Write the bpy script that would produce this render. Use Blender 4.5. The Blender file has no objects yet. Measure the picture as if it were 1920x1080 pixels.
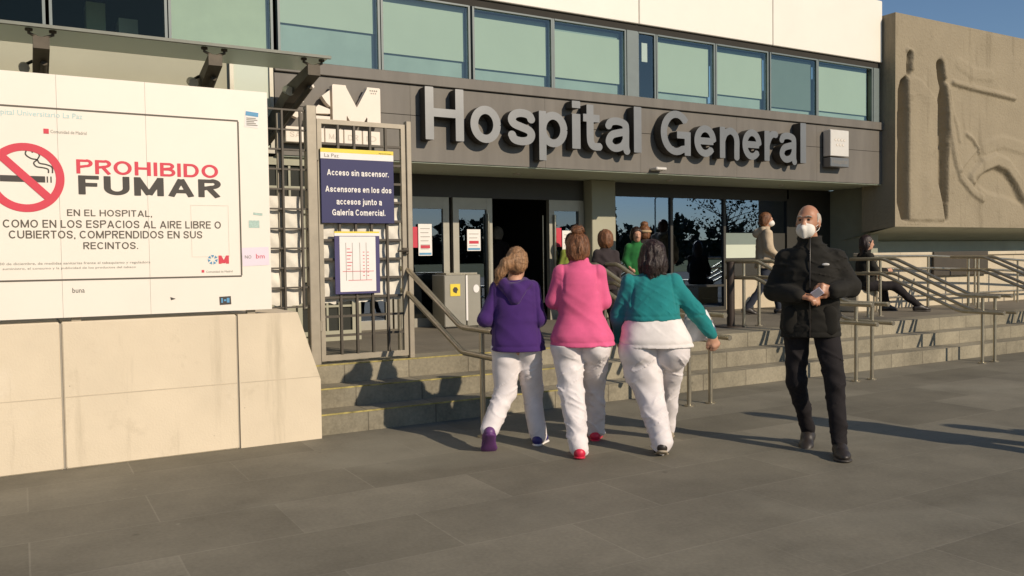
import bpy, math, random
import numpy as np
from mathutils import Matrix, Vector

S = bpy.context.scene
COL = S.collection
R = math.radians

# ---------------------------------------------------------------- camera
cam_d = bpy.data.cameras.new('camera')
cam = bpy.data.objects.new('camera', cam_d)
COL.objects.link(cam)
cam_d.sensor_width = 36.0
cam_d.lens = 1590.0 / 1920.0 * 36.0
cam_d.clip_start = 0.05
cam_d.clip_end = 3000.0
cr = Vector((0.86482344, -0.5018848, -0.01385869))
cu = Vector((0.02964793, 0.02349434, 0.99928425))
cf = Vector((0.50119997, 0.86461533, -0.0351983))
M = Matrix.Identity(4)
for i in range(3):
    M[i][0] = cr[i]; M[i][1] = cu[i]; M[i][2] = -cf[i]
M.translation = Vector((0, 0, 1.42))
cam.matrix_world = M
S.camera = cam

# ---------------------------------------------------------------- sky, sun, exposure
SUN_EL = 27.5
sd = Vector((0.30, -0.954, 0)).normalized()          # horizontal direction towards the sun
w = bpy.data.worlds.new('World'); S.world = w; w.use_nodes = True
nt = w.node_tree
bg = nt.nodes['Background']
sky = nt.nodes.new('ShaderNodeTexSky')
sky.sky_type = 'NISHITA'; sky.sun_disc = False
sky.sun_elevation = R(SUN_EL); sky.sun_rotation = math.atan2(sd.x, sd.y)
sky.air_density = 1.0; sky.dust_density = 0.25; sky.ozone_density = 3.5
nt.links.new(sky.outputs[0], bg.inputs[0])
bg.inputs[1].default_value = 0.085
sun_d = bpy.data.lights.new('sun', 'SUN')
sun_d.energy = 4.0; sun_d.angle = R(0.6); sun_d.color = (1.0, 0.85, 0.665)
sun = bpy.data.objects.new('sun', sun_d); COL.objects.link(sun)
sv = Vector((sd.x * math.cos(R(SUN_EL)), sd.y * math.cos(R(SUN_EL)), math.sin(R(SUN_EL))))
sun.rotation_euler = sv.to_track_quat('Z', 'Y').to_euler()
sun.location = (5, -10, 12)
S.view_settings.view_transform = 'Standard'
S.view_settings.look = 'None'
S.view_settings.exposure = 0.06
S.view_settings.gamma = 1.0
S.render.engine = 'CYCLES'
S.cycles.max_bounces = 8
S.cycles.transparent_max_bounces = 16
S.cycles.caustics_reflective = False
S.cycles.caustics_refractive = False

# ---------------------------------------------------------------- materials
def mat(name, col, rough=0.7, metal=0.0, var=0.12, scale=6.0, bump=0.0, bscale=60.0, spec=0.5, sheen=0.0, stretch=None, dark=None, coat=0.0):
    m = bpy.data.materials.new(name); m.use_nodes = True
    n = m.node_tree.nodes; l = m.node_tree.links
    b = n['Principled BSDF']
    b.inputs['Roughness'].default_value = rough
    b.inputs['Metallic'].default_value = metal
    b.inputs['Specular IOR Level'].default_value = spec
    if sheen: b.inputs['Sheen Weight'].default_value = sheen
    if coat: b.inputs['Coat Weight'].default_value = coat
    tc = n.new('ShaderNodeTexCoord'); mp = n.new('ShaderNodeMapping')
    l.new(tc.outputs['Object'], mp.inputs[0])
    if stretch: mp.inputs['Scale'].default_value = stretch
    nz = n.new('ShaderNodeTexNoise'); nz.inputs['Scale'].default_value = scale
    nz.inputs['Detail'].default_value = 6; nz.inputs['Roughness'].default_value = 0.6
    l.new(mp.outputs[0], nz.inputs['Vector'])
    rp = n.new('ShaderNodeValToRGB')
    c = np.array(col)
    lo = np.array(dark) if dark else c * (1 - var)
    hi = np.minimum(c * (1 + var * 0.7), 0.9)
    rp.color_ramp.elements[0].position = 0.3; rp.color_ramp.elements[1].position = 0.7
    rp.color_ramp.elements[0].color = (*lo, 1); rp.color_ramp.elements[1].color = (*hi, 1)
    l.new(nz.outputs['Fac'], rp.inputs[0]); l.new(rp.outputs[0], b.inputs['Base Color'])
    if bump:
        n2 = n.new('ShaderNodeTexNoise'); n2.inputs['Scale'].default_value = bscale; n2.inputs['Detail'].default_value = 4
        l.new(tc.outputs['Object'], n2.inputs['Vector'])
        bp = n.new('ShaderNodeBump'); bp.inputs['Strength'].default_value = bump; bp.inputs['Distance'].default_value = 0.01
        l.new(n2.outputs['Fac'], bp.inputs['Height']); l.new(bp.outputs[0], b.inputs['Normal'])
    return m

def glass_mat(name, tint, refl=0.25, rough=0.0, gcol=(0.9, 0.95, 1.0)):
    m = bpy.data.materials.new(name); m.use_nodes = True
    n = m.node_tree.nodes; l = m.node_tree.links
    for x in list(n):
        if x.type == 'BSDF_PRINCIPLED': n.remove(x)
    tr = n.new('ShaderNodeBsdfTransparent'); tr.inputs[0].default_value = (*tint, 1)
    gl = n.new('ShaderNodeBsdfGlossy'); gl.inputs['Roughness'].default_value = rough; gl.inputs[0].default_value = (*gcol, 1)
    fr = n.new('ShaderNodeFresnel'); fr.inputs[0].default_value = 1.5
    ad = n.new('ShaderNodeMath'); ad.operation = 'ADD'; ad.use_clamp = True; ad.inputs[1].default_value = refl
    l.new(fr.outputs[0], ad.inputs[0])
    mx = n.new('ShaderNodeMixShader')
    l.new(ad.outputs[0], mx.inputs[0]); l.new(tr.outputs[0], mx.inputs[1]); l.new(gl.outputs[0], mx.inputs[2])
    l.new(mx.outputs[0], n['Material Output'].inputs[0])
    return m

def brick_mat(name, c1, c2, mortar, bw, bh, ms, vec, offset=0.5, rough=0.8, bump=0.25, var=0.25, stains=None, spec=0.3):
    """stone slabs; vec = (ax, ay) as 3-weights that turn object coordinates into the two slab axes"""
    m = bpy.data.materials.new(name); m.use_nodes = True
    n = m.node_tree.nodes; l = m.node_tree.links
    b = n['Principled BSDF']; b.inputs['Roughness'].default_value = rough; b.inputs['Specular IOR Level'].default_value = spec
    tc = n.new('ShaderNodeTexCoord')
    def dot(v):
        d = n.new('ShaderNodeVectorMath'); d.operation = 'DOT_PRODUCT'; d.inputs[1].default_value = v
        l.new(tc.outputs['Object'], d.inputs[0]); return d.outputs['Value']
    cx = n.new('ShaderNodeCombineXYZ'); l.new(dot(vec[0]), cx.inputs[0]); l.new(dot(vec[1]), cx.inputs[1])
    br = n.new('ShaderNodeTexBrick')
    br.inputs['Color1'].default_value = (*c1, 1); br.inputs['Color2'].default_value = (*c2, 1); br.inputs['Mortar'].default_value = (*mortar, 1)
    br.inputs['Scale'].default_value = 1.0; br.inputs['Mortar Size'].default_value = ms; br.inputs['Mortar Smooth'].default_value = 0.3
    br.inputs['Brick Width'].default_value = bw; br.inputs['Row Height'].default_value = bh; br.offset = offset
    l.new(cx.outputs[0], br.inputs['Vector'])
    nz = n.new('ShaderNodeTexNoise'); nz.inputs['Scale'].default_value = 1.3; nz.inputs['Detail'].default_value = 8; nz.inputs['Roughness'].default_value = 0.65
    l.new(tc.outputs['Object'], nz.inputs['Vector'])
    nf = n.new('ShaderNodeTexNoise'); nf.inputs['Scale'].default_value = 45; nf.inputs['Detail'].default_value = 5
    l.new(tc.outputs['Object'], nf.inputs['Vector'])
    ad = n.new('ShaderNodeMath'); ad.operation = 'MULTIPLY_ADD'; ad.inputs[1].default_value = 0.35
    l.new(nf.outputs['Fac'], ad.inputs[0]); l.new(nz.outputs['Fac'], ad.inputs[2])
    mr = n.new('ShaderNodeMapRange'); mr.inputs[1].default_value = 0.45; mr.inputs[2].default_value = 0.9
    mr.inputs[3].default_value = 1 - var; mr.inputs[4].default_value = 1 + var
    l.new(ad.outputs[0], mr.inputs[0])
    mx = n.new('ShaderNodeMix'); mx.data_type = 'RGBA'; mx.blend_type = 'MULTIPLY'; mx.inputs[0].default_value = 1
    l.new(br.outputs['Color'], mx.inputs[6]); l.new(mr.outputs[0], mx.inputs[7])
    out = mx.outputs[2]
    if stains:                                             # dull spots trodden into the stone
        vo = n.new('ShaderNodeTexVoronoi'); vo.inputs['Scale'].default_value = stains[0]
        l.new(tc.outputs['Object'], vo.inputs['Vector'])
        r2 = n.new('ShaderNodeMapRange'); r2.inputs[1].default_value = 0.02; r2.inputs[2].default_value = 0.06
        r2.inputs[3].default_value = stains[1]; r2.inputs[4].default_value = 1
        l.new(vo.outputs['Distance'], r2.inputs[0])
        m2 = n.new('ShaderNodeMix'); m2.data_type = 'RGBA'; m2.blend_type = 'MULTIPLY'; m2.inputs[0].default_value = 1
        l.new(out, m2.inputs[6]); l.new(r2.outputs[0], m2.inputs[7]); out = m2.outputs[2]
        v2 = n.new('ShaderNodeTexVoronoi'); v2.inputs['Scale'].default_value = stains[0] * .83; v2.inputs['Randomness'].default_value = 1
        l.new(tc.outputs['Object'], v2.inputs['Vector'])
        r3 = n.new('ShaderNodeMapRange'); r3.inputs[1].default_value = 0.012; r3.inputs[2].default_value = 0.03; r3.inputs[3].default_value = 0.55; r3.inputs[4].default_value = 0
        l.new(v2.outputs['Distance'], r3.inputs[0])
        n4 = n.new('ShaderNodeTexNoise'); n4.inputs['Scale'].default_value = .55; n4.inputs['Detail'].default_value = 3; n4.inputs['Distortion'].default_value = .8
        l.new(tc.outputs['Object'], n4.inputs['Vector'])
        r4 = n.new('ShaderNodeMapRange'); r4.inputs[1].default_value = .56; r4.inputs[2].default_value = .68; r4.inputs[3].default_value = 0; r4.inputs[4].default_value = .30
        l.new(n4.outputs['Fac'], r4.inputs[0])
        mxm = n.new('ShaderNodeMath'); mxm.operation = 'MAXIMUM'; l.new(r3.outputs[0], mxm.inputs[0]); l.new(r4.outputs[0], mxm.inputs[1])
        m3 = n.new('ShaderNodeMix'); m3.data_type = 'RGBA'; l.new(mxm.outputs[0], m3.inputs[0]); l.new(out, m3.inputs[6]); m3.inputs[7].default_value = (0.30, 0.285, 0.225, 1); out = m3.outputs[2]
    l.new(out, b.inputs['Base Color'])
    bp = n.new('ShaderNodeBump'); bp.inputs['Strength'].default_value = bump; bp.inputs['Distance'].default_value = 0.006
    s1 = n.new('ShaderNodeMath'); s1.operation = 'MULTIPLY_ADD'; s1.inputs[1].default_value = -1.5
    l.new(br.outputs['Fac'], s1.inputs[0]); l.new(nf.outputs['Fac'], s1.inputs[2])
    l.new(s1.outputs[0], bp.inputs['Height']); l.new(bp.outputs[0], b.inputs['Normal'])
    return m

MT = {}
def mk(name, *a, **k): MT[name] = mat(name, *a, **k); return MT[name]
MT['paving'] = brick_mat('paving', (0.150, 0.137, 0.103), (0.205, 0.188, 0.144), (0.215, 0.197, 0.152), 1.25, 0.62, 0.005, ((1, 0, 0), (0, 1, 0)), rough=0.72, bump=0.16, var=0.26, stains=(2.3, 0.68))
MT['step_stone'] = brick_mat('step_stone', (0.235, 0.21, 0.152), (0.285, 0.254, 0.186), (0.14, 0.122, 0.088), 0.62, 5.0, 0.006, ((1, 0, 0), (0, 0.01, 0.01)), offset=0, rough=0.85, var=0.4, stains=(3.1, .6))
MT['landing_stone'] = brick_mat('landing_stone', (0.17, 0.15, 0.115), (0.195, 0.172, 0.132), (0.15, 0.13, 0.1), 0.9, 0.6, 0.005, ((1, 0, 0), (0, 1, 0)), rough=0.8, var=0.2)
MT['bench_stone'] = brick_mat('bench_stone', (0.53, 0.455, 0.335), (0.57, 0.495, 0.365), (0.36, 0.31, 0.22), 0.85, 3.0, 0.006, ((1, 0, 0), (0, 0.01, 0.01)), offset=0, rough=0.85, var=0.12)
mk('concrete_plain', (0.62, 0.55, 0.43), 0.9)
mk('relief_concrete', (0.30, 0.255, 0.18), 0.92, var=0.28, scale=2.6, bump=0.5, bscale=35, spec=0.15, stretch=(1, 1, 0.7))
mk('soffit_concrete', (0.52, 0.54, 0.46), 0.9, var=0.12, scale=2.0, bump=0.2, bscale=40, spec=0.15)
mk('cladding', (0.80, 0.76, 0.68), 0.5, var=0.03, scale=1.5)
mk('fascia_metal', (0.150, 0.136, 0.117), 0.55, metal=0.0, var=0.16, scale=2.4, stretch=(2.2, 1, 0.35), spec=0.4)
mk('soffit_panel', (0.62, 0.68, 0.54), 0.7, var=0.05)
mk('joint_grey', (0.33, 0.30, 0.25), 0.9)
mk('edge_grey', (0.16, 0.17, 0.14), 0.5)
mk('joint_dark', (0.03, 0.027, 0.022), 0.9)
mk('frame_teal', (0.15, 0.185, 0.185), 0.45, var=0.08)
mk('frame_alu', (0.36, 0.34, 0.28), 0.4, metal=0.3, var=0.08)
mk('frame_dark', (0.035, 0.033, 0.027), 0.5, var=0.1)
mk('blind', (0.57, 0.62, 0.52), 0.9, var=0.04, scale=1.2)
mk('blind_grey', (0.20, 0.245, 0.225), 0.9, var=0.04)
mk('backing_teal', (0.40, 0.48, 0.455), 0.9, var=0.12, scale=2.0)  # teal that stands in for pale reflected light in the panes
mk('blind_cream', (0.56, 0.60, 0.45), 0.9, var=0.05)
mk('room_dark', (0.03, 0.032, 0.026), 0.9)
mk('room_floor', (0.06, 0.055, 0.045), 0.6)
mk('wing_wall', (0.37, 0.36, 0.27), 0.85, var=0.06, scale=1.5)
mk('side_wall', (0.30, 0.31, 0.245), 0.85, var=0.08)
MT['glass_up'] = glass_mat('glass_up', (0.80, 0.90, 0.86), 0.09, gcol=(0.78, 0.90, 0.90))
MT['glass_dark'] = glass_mat('glass_dark', (0.75, 0.85, 0.75), 0.0, gcol=(0.6, 0.7, 0.6))
MT['glass_low'] = glass_mat('glass_low', (0.40, 0.42, 0.38), 0.30, gcol=(0.55, 0.72, 1.0))
MT['glass_door'] = glass_mat('glass_door', (0.45, 0.47, 0.42), 0.16, gcol=(0.6, 0.75, 1.0))
mk('white_panel', (0.80, 0.745, 0.655), 0.45, var=0.025, scale=2.0)
mk('ink_red', (0.62, 0.045, 0.075), 0.6, var=0.05)
mk('ink_black', (0.045, 0.038, 0.032), 0.6)
mk('ink_brown', (0.10, 0.082, 0.062), 0.6)
mk('ink_grey', (0.26, 0.235, 0.20), 0.6)
mk('ink_faint', (0.60, 0.535, 0.455), 0.6)
mk('glue', (0.70, 0.645, 0.56), 0.6)
mk('pour', (0.53, 0.45, 0.335), 0.9)
mk('ink_cyan', (0.42, 0.62, 0.62), 0.6)
mk('ink_blue', (0.10, 0.30, 0.50), 0.6)
mk('paper_white', (0.80, 0.77, 0.74), 0.7, var=0.03)
mk('paper_lilac', (0.76, 0.66, 0.74), 0.7, var=0.03)
mk('paper_teal', (0.42, 0.56, 0.50), 0.7, var=0.2, scale=60)
mk('sign_blue', (0.022, 0.023, 0.10), 0.6, var=0.04)
mk('sign_violet', (0.05, 0.042, 0.14), 0.6, var=0.04)
mk('sign_yellow', (0.78, 0.60, 0.05), 0.45, var=0.04)
mk('gate_steel', (0.33, 0.29, 0.225), 0.5, metal=0.25, var=0.12, scale=9)
mk('gate_bar', (0.075, 0.063, 0.048), 0.55, metal=0.2, var=0.15, scale=9)
mk('sheet', (0.74, 0.70, 0.615), 0.75, var=0.10, scale=5, bump=0.35, bscale=12)
mk('rail_steel', (0.48, 0.43, 0.33), 0.32, metal=0.85, var=0.15, scale=14)
mk('rail_tip', (0.62, 0.56, 0.45), 0.18, metal=0.9)
mk('arm_steel', (0.085, 0.07, 0.05), 0.6, metal=0.3, var=0.25, scale=8)
mk('frost_glass', (0.62, 0.66, 0.56), 0.3, var=0.06, scale=1.5)
mk('letter_side_shade', (0.05, 0.043, 0.033), 0.6)  # near-black: shade and shadow on the letter sides put into their colour
mk('letter_steel', (0.215, 0.215, 0.212), 0.36, metal=0.55, var=0.10, scale=2.2)
def translucent(name, col, f):
    m = MT[name]; n = m.node_tree.nodes; l = m.node_tree.links
    t = n.new('ShaderNodeBsdfTranslucent'); t.inputs[0].default_value = (*col, 1)
    x = n.new('ShaderNodeMixShader'); x.inputs[0].default_value = f
    l.new(n['Principled BSDF'].outputs[0], x.inputs[1]); l.new(t.outputs[0], x.inputs[2]); l.new(x.outputs[0], n['Material Output'].inputs[0])
translucent('frost_glass', (0.55, 0.58, 0.50), .55)
mk('letter_white', (0.78, 0.70, 0.60), 0.5, var=0.03)
mk('bollard', (0.035, 0.022, 0.015), 0.5, var=0.2)
mk('cabinet', (0.30, 0.285, 0.24), 0.45, metal=0.4, var=0.06)
mk('yellow_line', (0.36, 0.30, 0.10), 0.8, var=0.55, scale=14)
mk('plaque_white', (0.70, 0.66, 0.60), 0.4, metal=0.3, var=0.03)
mk('vent_dark', (0.055, 0.045, 0.032), 0.7)
mk('bag_plastic', (0.80, 0.79, 0.80), 0.4, var=0.03, bump=0.3, bscale=14)
mk('bag_grey', (0.32, 0.31, 0.36), 0.5)
mk('leaf', (0.035, 0.045, 0.022), 0.8, var=0.4, scale=0.8)
mk('lawn', (0.23, 0.25, 0.06), 0.95, var=0.3, scale=0.4)
mk('bark', (0.05, 0.04, 0.03), 0.9)
mk('red_paint', (0.55, 0.03, 0.06), 0.5)
mk('skin', (0.52, 0.285, 0.19), 0.55, var=0.10, scale=14, spec=0.4)
mk('skin_tan', (0.44, 0.215, 0.125), 0.42, var=0.12, scale=14, spec=0.5)

def worn(name, base, stain, pale, bump=.15, bscale=70, streak=(5, 5, .45), amount=.5):
    """weathered concrete: broad blotches, run-down streaks, pits and scuffs"""
    m = mat(name, base, .9, var=.07, scale=1.7, bump=bump, bscale=bscale, spec=.2)
    n = m.node_tree.nodes; l = m.node_tree.links; b = n['Principled BSDF']
    src = b.inputs['Base Color'].links[0].from_socket
    tc = n.new('ShaderNodeTexCoord')
    def layer(src, col, scale, lo, hi, f, stretch=None, vor=False):
        mp = n.new('ShaderNodeMapping'); l.new(tc.outputs['Object'], mp.inputs[0])
        if stretch: mp.inputs['Scale'].default_value = stretch
        if vor:
            t = n.new('ShaderNodeTexVoronoi'); t.inputs['Scale'].default_value = scale; o = t.outputs['Distance']
        else:
            t = n.new('ShaderNodeTexNoise'); t.inputs['Scale'].default_value = scale; t.inputs['Detail'].default_value = 7; t.inputs['Roughness'].default_value = .65; o = t.outputs['Fac']
        l.new(mp.outputs[0], t.inputs['Vector'])
        r = n.new('ShaderNodeMapRange'); r.inputs[1].default_value = lo; r.inputs[2].default_value = hi; r.inputs[3].default_value = 0 if not vor else f; r.inputs[4].default_value = f if not vor else 0
        l.new(o, r.inputs[0])
        x = n.new('ShaderNodeMix'); x.data_type = 'RGBA'; l.new(r.outputs[0], x.inputs[0]); l.new(src, x.inputs[6]); x.inputs[7].default_value = (*col, 1)
        return x.outputs[2]
    src = layer(src, stain, 1.0, .56, .72, amount, streak)
    src = layer(src, stain, 3.1, .60, .74, amount * .7)
    src = layer(src, pale, 2.3, .60, .75, amount * .6, (1.3, 1.3, 1))
    src = layer(src, tuple(c * .45 for c in stain), 5.5, .012, .03, .7, None, True)
    l.new(src, b.inputs['Base Color'])
    return m
MT['concrete_cream'] = worn('concrete_cream', (0.68, 0.585, 0.44), (0.47, 0.40, 0.29), (0.75, 0.67, 0.55), amount=.75)
MT['relief_concrete'] = worn('relief_concrete', (0.30, 0.255, 0.18), (0.185, 0.155, 0.105), (0.36, 0.315, 0.235), bump=1.0, bscale=24, streak=(3, 3, .35), amount=.8)

# ---------------------------------------------------------------- object helpers
def tag(o, label=None, cat=None, group=None, kind=None):
    if label: o['label'] = label
    if cat: o['category'] = cat
    if group: o['group'] = group
    if kind: o['kind'] = kind
    return o

def thing(name, label, cat, loc=(0, 0, 0), group=None):
    o = bpy.data.objects.new(name, None); COL.objects.link(o)
    o.empty_display_size = 0.2
    o.location = loc
    return tag(o, label, cat, group)

def parent_to(o, p):
    if p is None: return o
    o.parent = p
    if p.type == 'EMPTY':
        o.matrix_parent_inverse = Matrix.Translation(-Vector(p.location))
    return o

class MB:
    """collects boxes, tubes, prisms into ONE mesh, world coordinates"""
    def __init__(s): s.v = []; s.f = []; s.sm = []
    def add(s, vs, fs, smooth=False):
        b = len(s.v); s.v += [tuple(map(float, q)) for q in vs]
        s.f += [tuple(i + b for i in f) for f in fs]; s.sm += [smooth] * len(fs); return s
    def box(s, x0, x1, y0, y1, z0, z1):
        return s.add([(x0, y0, z0), (x1, y0, z0), (x1, y1, z0), (x0, y1, z0), (x0, y0, z1), (x1, y0, z1), (x1, y1, z1), (x0, y1, z1)],
                     [(0, 3, 2, 1), (4, 5, 6, 7), (0, 1, 5, 4), (1, 2, 6, 5), (2, 3, 7, 6), (3, 0, 4, 7)])
    def bbox(s, x0, x1, y0, y1, z0, z1, b=0.01):
        """box with a bevelled edge all round its front face and sides"""
        prof = [(x0 + b, z0), (x1 - b, z0), (x1, z0 + b), (x1, z1 - b), (x1 - b, z1), (x0 + b, z1), (x0, z1 - b), (x0, z0 + b)]
        cx, cz = (x0 + x1) / 2, (z0 + z1) / 2
        inn = [(cx + (x - cx) * (1 - 2 * b / (x1 - x0)), cz + (z - cz) * (1 - 2 * b / (z1 - z0))) for x, z in prof]
        vs = [(x, y0, z) for x, z in inn] + [(x, y0 + b, z) for x, z in prof] + [(x, y1, z) for x, z in prof]
        fs = [tuple(range(8)), tuple(range(23, 15, -1))]
        for k in range(2):
            for i in range(8):
                j = (i + 1) % 8
                fs.append((k * 8 + j, k * 8 + i, k * 8 + 8 + i, k * 8 + 8 + j))
        return s.add(vs, fs)
    def prism(s, poly, y0, y1):
        """polygon in (x, z), counter-clockwise seen from -y, pulled from y0 to y1"""
        n = len(poly)
        vs = [(x, y0, z) for x, z in poly] + [(x, y1, z) for x, z in poly]
        fs = [tuple(range(n)), tuple(range(2 * n - 1, n - 1, -1))]
        for i in range(n):
            j = (i + 1) % n; fs.append((j, i, n + i, n + j))
        return s.add(vs, fs)
    def tube(s, pts, r, n=10, r1=None):
        pts = [Vector(p) for p in pts]
        rings = []; up = None
        for i, p in enumerate(pts):
            if i == 0: t = (pts[1] - p).normalized()
            elif i == len(pts) - 1: t = (p - pts[i - 1]).normalized()
            else: t = ((pts[i + 1] - p).normalized() + (p - pts[i - 1]).normalized()).normalized()
            a = up if up is not None else (Vector((0, 0, 1)) if abs(t.z) < 0.9 else Vector((1, 0, 0)))
            u = (a - t * a.dot(t)).normalized(); up = u; v = t.cross(u)
            rr = r if r1 is None else r + (r1 - r) * i / (len(pts) - 1)
            k = 1.0
            if 0 < i < len(pts) - 1:
                c = max(0.5, (pts[i + 1] - p).normalized().dot(t)); k = 1 / c
            rings.append([p + (u * math.cos(2 * math.pi * q / n) + v * math.sin(2 * math.pi * q / n)) * rr for q in range(n)])
        vs = [q for rg in rings for q in rg]; fs = []
        for i in range(len(pts) - 1):
            for q in range(n):
                fs.append((i * n + q, i * n + (q + 1) % n, (i + 1) * n + (q + 1) % n, (i + 1) * n + q))
        s.add(vs, fs, True)
        s.add(rings[0], [tuple(range(n - 1, -1, -1))]); s.add(rings[-1], [tuple(range(n))])
        return s
    def build(s, name, m, parent=None):
        me = bpy.data.meshes.new(name)
        me.from_pydata(s.v, [], s.f)
        me.polygons.foreach_set('use_smooth', s.sm)
        me.update()
        o = bpy.data.objects.new(name, me); COL.objects.link(o)
        ms = m if isinstance(m, (list, tuple)) else [m]
        for q in ms: me.materials.append(MT[q] if isinstance(q, str) else q)
        return parent_to(o, parent)

def B(name, m, parent, *dims): return MB().box(*dims).build(name, m, parent)
def arc(cx, cz, r, a0, a1, n=12, rz=None):
    rz = r if rz is None else rz
    return [(cx + r * math.cos(R(a0 + (a1 - a0) * i / n)), cz + rz * math.sin(R(a0 + (a1 - a0) * i / n))) for i in range(n + 1)]

# ---------------------------------------------------------------- stroke lettering (signs)
def cr_spline(P, n=6):
    P = [np.array(p, float) for p in P]; out = []
    Q = [2 * P[0] - P[1]] + P + [2 * P[-1] - P[-2]]
    for i in range(1, len(Q) - 2):
        for k in range(n):
            t = k / n
            out.append(0.5 * ((2 * Q[i]) + (Q[i + 1] - Q[i - 1]) * t + (2 * Q[i - 1] - 5 * Q[i] + 4 * Q[i + 1] - Q[i + 2]) * t * t + (3 * Q[i] - Q[i - 1] - 3 * Q[i + 1] + Q[i + 2]) * t ** 3))
    return [tuple(p) for p in out] + [tuple(P[-1])]

def glyph_strokes(ch, h):
    X = 0.73
    S_ = [(1, .77), (.86, .94), (.5, 1), (.15, .93), (.02, .76), (.14, .6), (.5, .5), (.86, .4), (.98, .24), (.85, .06), (.5, 0), (.14, .06), (0, .24)]
    def fit(pts, W, H): return cr_spline([(h + x * (W - 2 * h), h + z * (H - 2 * h)) for x, z in pts])
    def ell(W, H, a0=0, a1=360, x0=0, z0=0): return arc(x0 + W / 2, z0 + H / 2, W / 2 - h, a0, a1, 32, H / 2 - h)
    if ch == 'H': return .74, [[(h, 0), (h, 1)], [(.74 - h, 0), (.74 - h, 1)], [(h, .52), (.74 - h, .52)]]
    if ch == 'o': return .64, [ell(.64, X)]
    if ch == 's': return .58, [fit(S_, .58, X)]
    if ch == 'S': return .68, [fit(S_, .68, 1)]
    if ch == 'p': return .64, [[(h, -.28), (h, X)], ell(.64, X)]
    if ch == 'd': return .64, [[(.64 - h, 0), (.64 - h, 1)], ell(.64, X)]
    if ch == 'i': return 2 * h, [[(h, 0), (h, X)], [(h, .85), (h, 1.0)]]
    if ch == 'í': return 2 * h + .08, [[(h, 0), (h, X)], [(h, .82), (h + .14, 1.02)]]
    if ch == 'j': return 2 * h + .06, [[(h + .06, X), (h + .06, -.14), (h - .02, -.22), (-.04, -.22)], [(h + .06, .85), (h + .06, 1.0)]]
    if ch == 'l': return 2 * h, [[(h, 0), (h, 1)]]
    if ch == 't': return .40, [cr_spline([(.16, .95), (.16, .6), (.16, .28), (.18, .14), (.25, h * .9), (.40, h * .9)], 4), [(0, X - h * .8), (.38, X - h * .8)]]
    if ch == 'a': return .60, [cr_spline([(h * .8, .52), (.13, .62), (.30, X - h), (.47, .60), (.50, .5), (.50, .30), (.50, .1), (.53, 0)], 5),
                               cr_spline([(.50, .43), (.33, .40), (.15, .34), (h, .20), (.16, .09), (.28, h * .85), (.42, .13), (.50, .26)], 5)]
    if ch == 'c': return .58, [ell(.62, X, 42, 318)]
    if ch == 'e': return .62, [arc(.31, X / 2, .31 - h, 0, 322, 30, X / 2 - h), [(h, X / 2), (.62 - h, X / 2)]]
    if ch == 'n': return .60, [[(h, 0), (h, X)], cr_spline([(h, .40), (.16, .57), (.32, X - h), (.46, .58), (.60 - h, .44), (.60 - h, .2), (.60 - h, 0)], 5)]
    if ch == 'm': return .92, [[(h, 0), (h, X)]] + [cr_spline([(a, .40), (a + .06, .57), (a + .2, X - h), (a + .31, .58), (b, .44), (b, .2), (b, 0)], 5) for a, b in ((h, .46), (.46, .92 - h))]
    if ch == 'r': return .38, [[(h, 0), (h, X)], cr_spline([(h, .38), (.15, .55), (.25, X - h), (.38, X - h)], 5)]
    if ch == 'u': return .60, [[(.60 - h, 0), (.60 - h, X)], cr_spline([(h, X), (h, .4), (h, .28), (.15, .13), (.28, h), (.44, .14), (.60 - h, .32)], 5)]
    if ch == 'G': return .80, [arc(.40, .5, .40 - h, 38, 300, 30, .5 - h) + [(.68 - h * .5, .15)], [(.42, .46), (.80 - .02, .46)], [(.78 - h, 0), (.78 - h, .5)]]
    if ch == 'C': return .76, [arc(.40, .5, .40 - h, 42, 318, 30, .5 - h)]
    if ch == 'O': return .82, [ell(.82, 1)]
    if ch == 'I': return 2 * h, [[(h, 0), (h, 1)]]
    if ch == 'Í': return 2 * h + .05, [[(h, 0), (h, 1)], [(h, 1.08), (h + .13, 1.26)]]
    if ch == 'A': return .80, [[(h * .9, 0), (.40, 1 - h * .4)], [(.80 - h * .9, 0), (.40, 1 - h * .4)], [(.2, .29), (.6, .29)]]
    if ch in 'PRB':
        b = [[(h, 0), (h, 1)], [(h, 1 - h), (.42, 1 - h)] + arc(.42, .745, .24 - h * .4, 90, -90, 14, .255 - h + .03)[1:] + [(h, .46)]]
        if ch == 'R': b.append([(.36, .46), (.66 - h * .4, 0)])
        if ch == 'B': b = [[(h, 0), (h, 1)], [(h, 1 - h), (.40, 1 - h)] + arc(.40, .755, .22 - h * .4, 90, -90, 12, .245 - h + .01)[1:] + [(h, .52)], [(h, .52), (.42, .52)] + arc(.42, .27 + h * .3, .25 - h * .4, 90, -90, 12, .27 - h * .7)[1:] + [(h, h)]]
        return .68, b
    if ch == 'D': return .74, [[(h, 0), (h, 1)], [(h, 1 - h), (.36, 1 - h)] + arc(.36, .5, .38 - h, 90, -90, 18, .5 - h)[1:] + [(h, h)]]
    if ch == 'E': return .62, [[(h, 0), (h, 1)], [(h, 1 - h), (.62, 1 - h)], [(h, .52), (.58, .52)], [(h, h), (.62, h)]]
    if ch == 'F': return .58, [[(h, 0), (h, 1)], [(h, 1 - h), (.58, 1 - h)], [(h, .52), (.53, .52)]]
    if ch == 'L': return .56, [[(h, 0), (h, 1)], [(h, h), (.56, h)]]
    if ch == 'M': return .88, [[(h, 0), (h, 1)], [(.88 - h, 0), (.88 - h, 1)], [(h * .9, 1 - h * .3), (.44, h * .6)], [(.88 - h * .9, 1 - h * .3), (.44, h * .6)]]
    if ch == 'N': return .74, [[(h, 0), (h, 1)], [(.74 - h, 0), (.74 - h, 1)], [(h, 1 - h * .4), (.74 - h, h * .4)]]
    if ch == 'T': return .66, [[(.33, 0), (.33, 1)], [(0, 1 - h), (.66, 1 - h)]]
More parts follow.
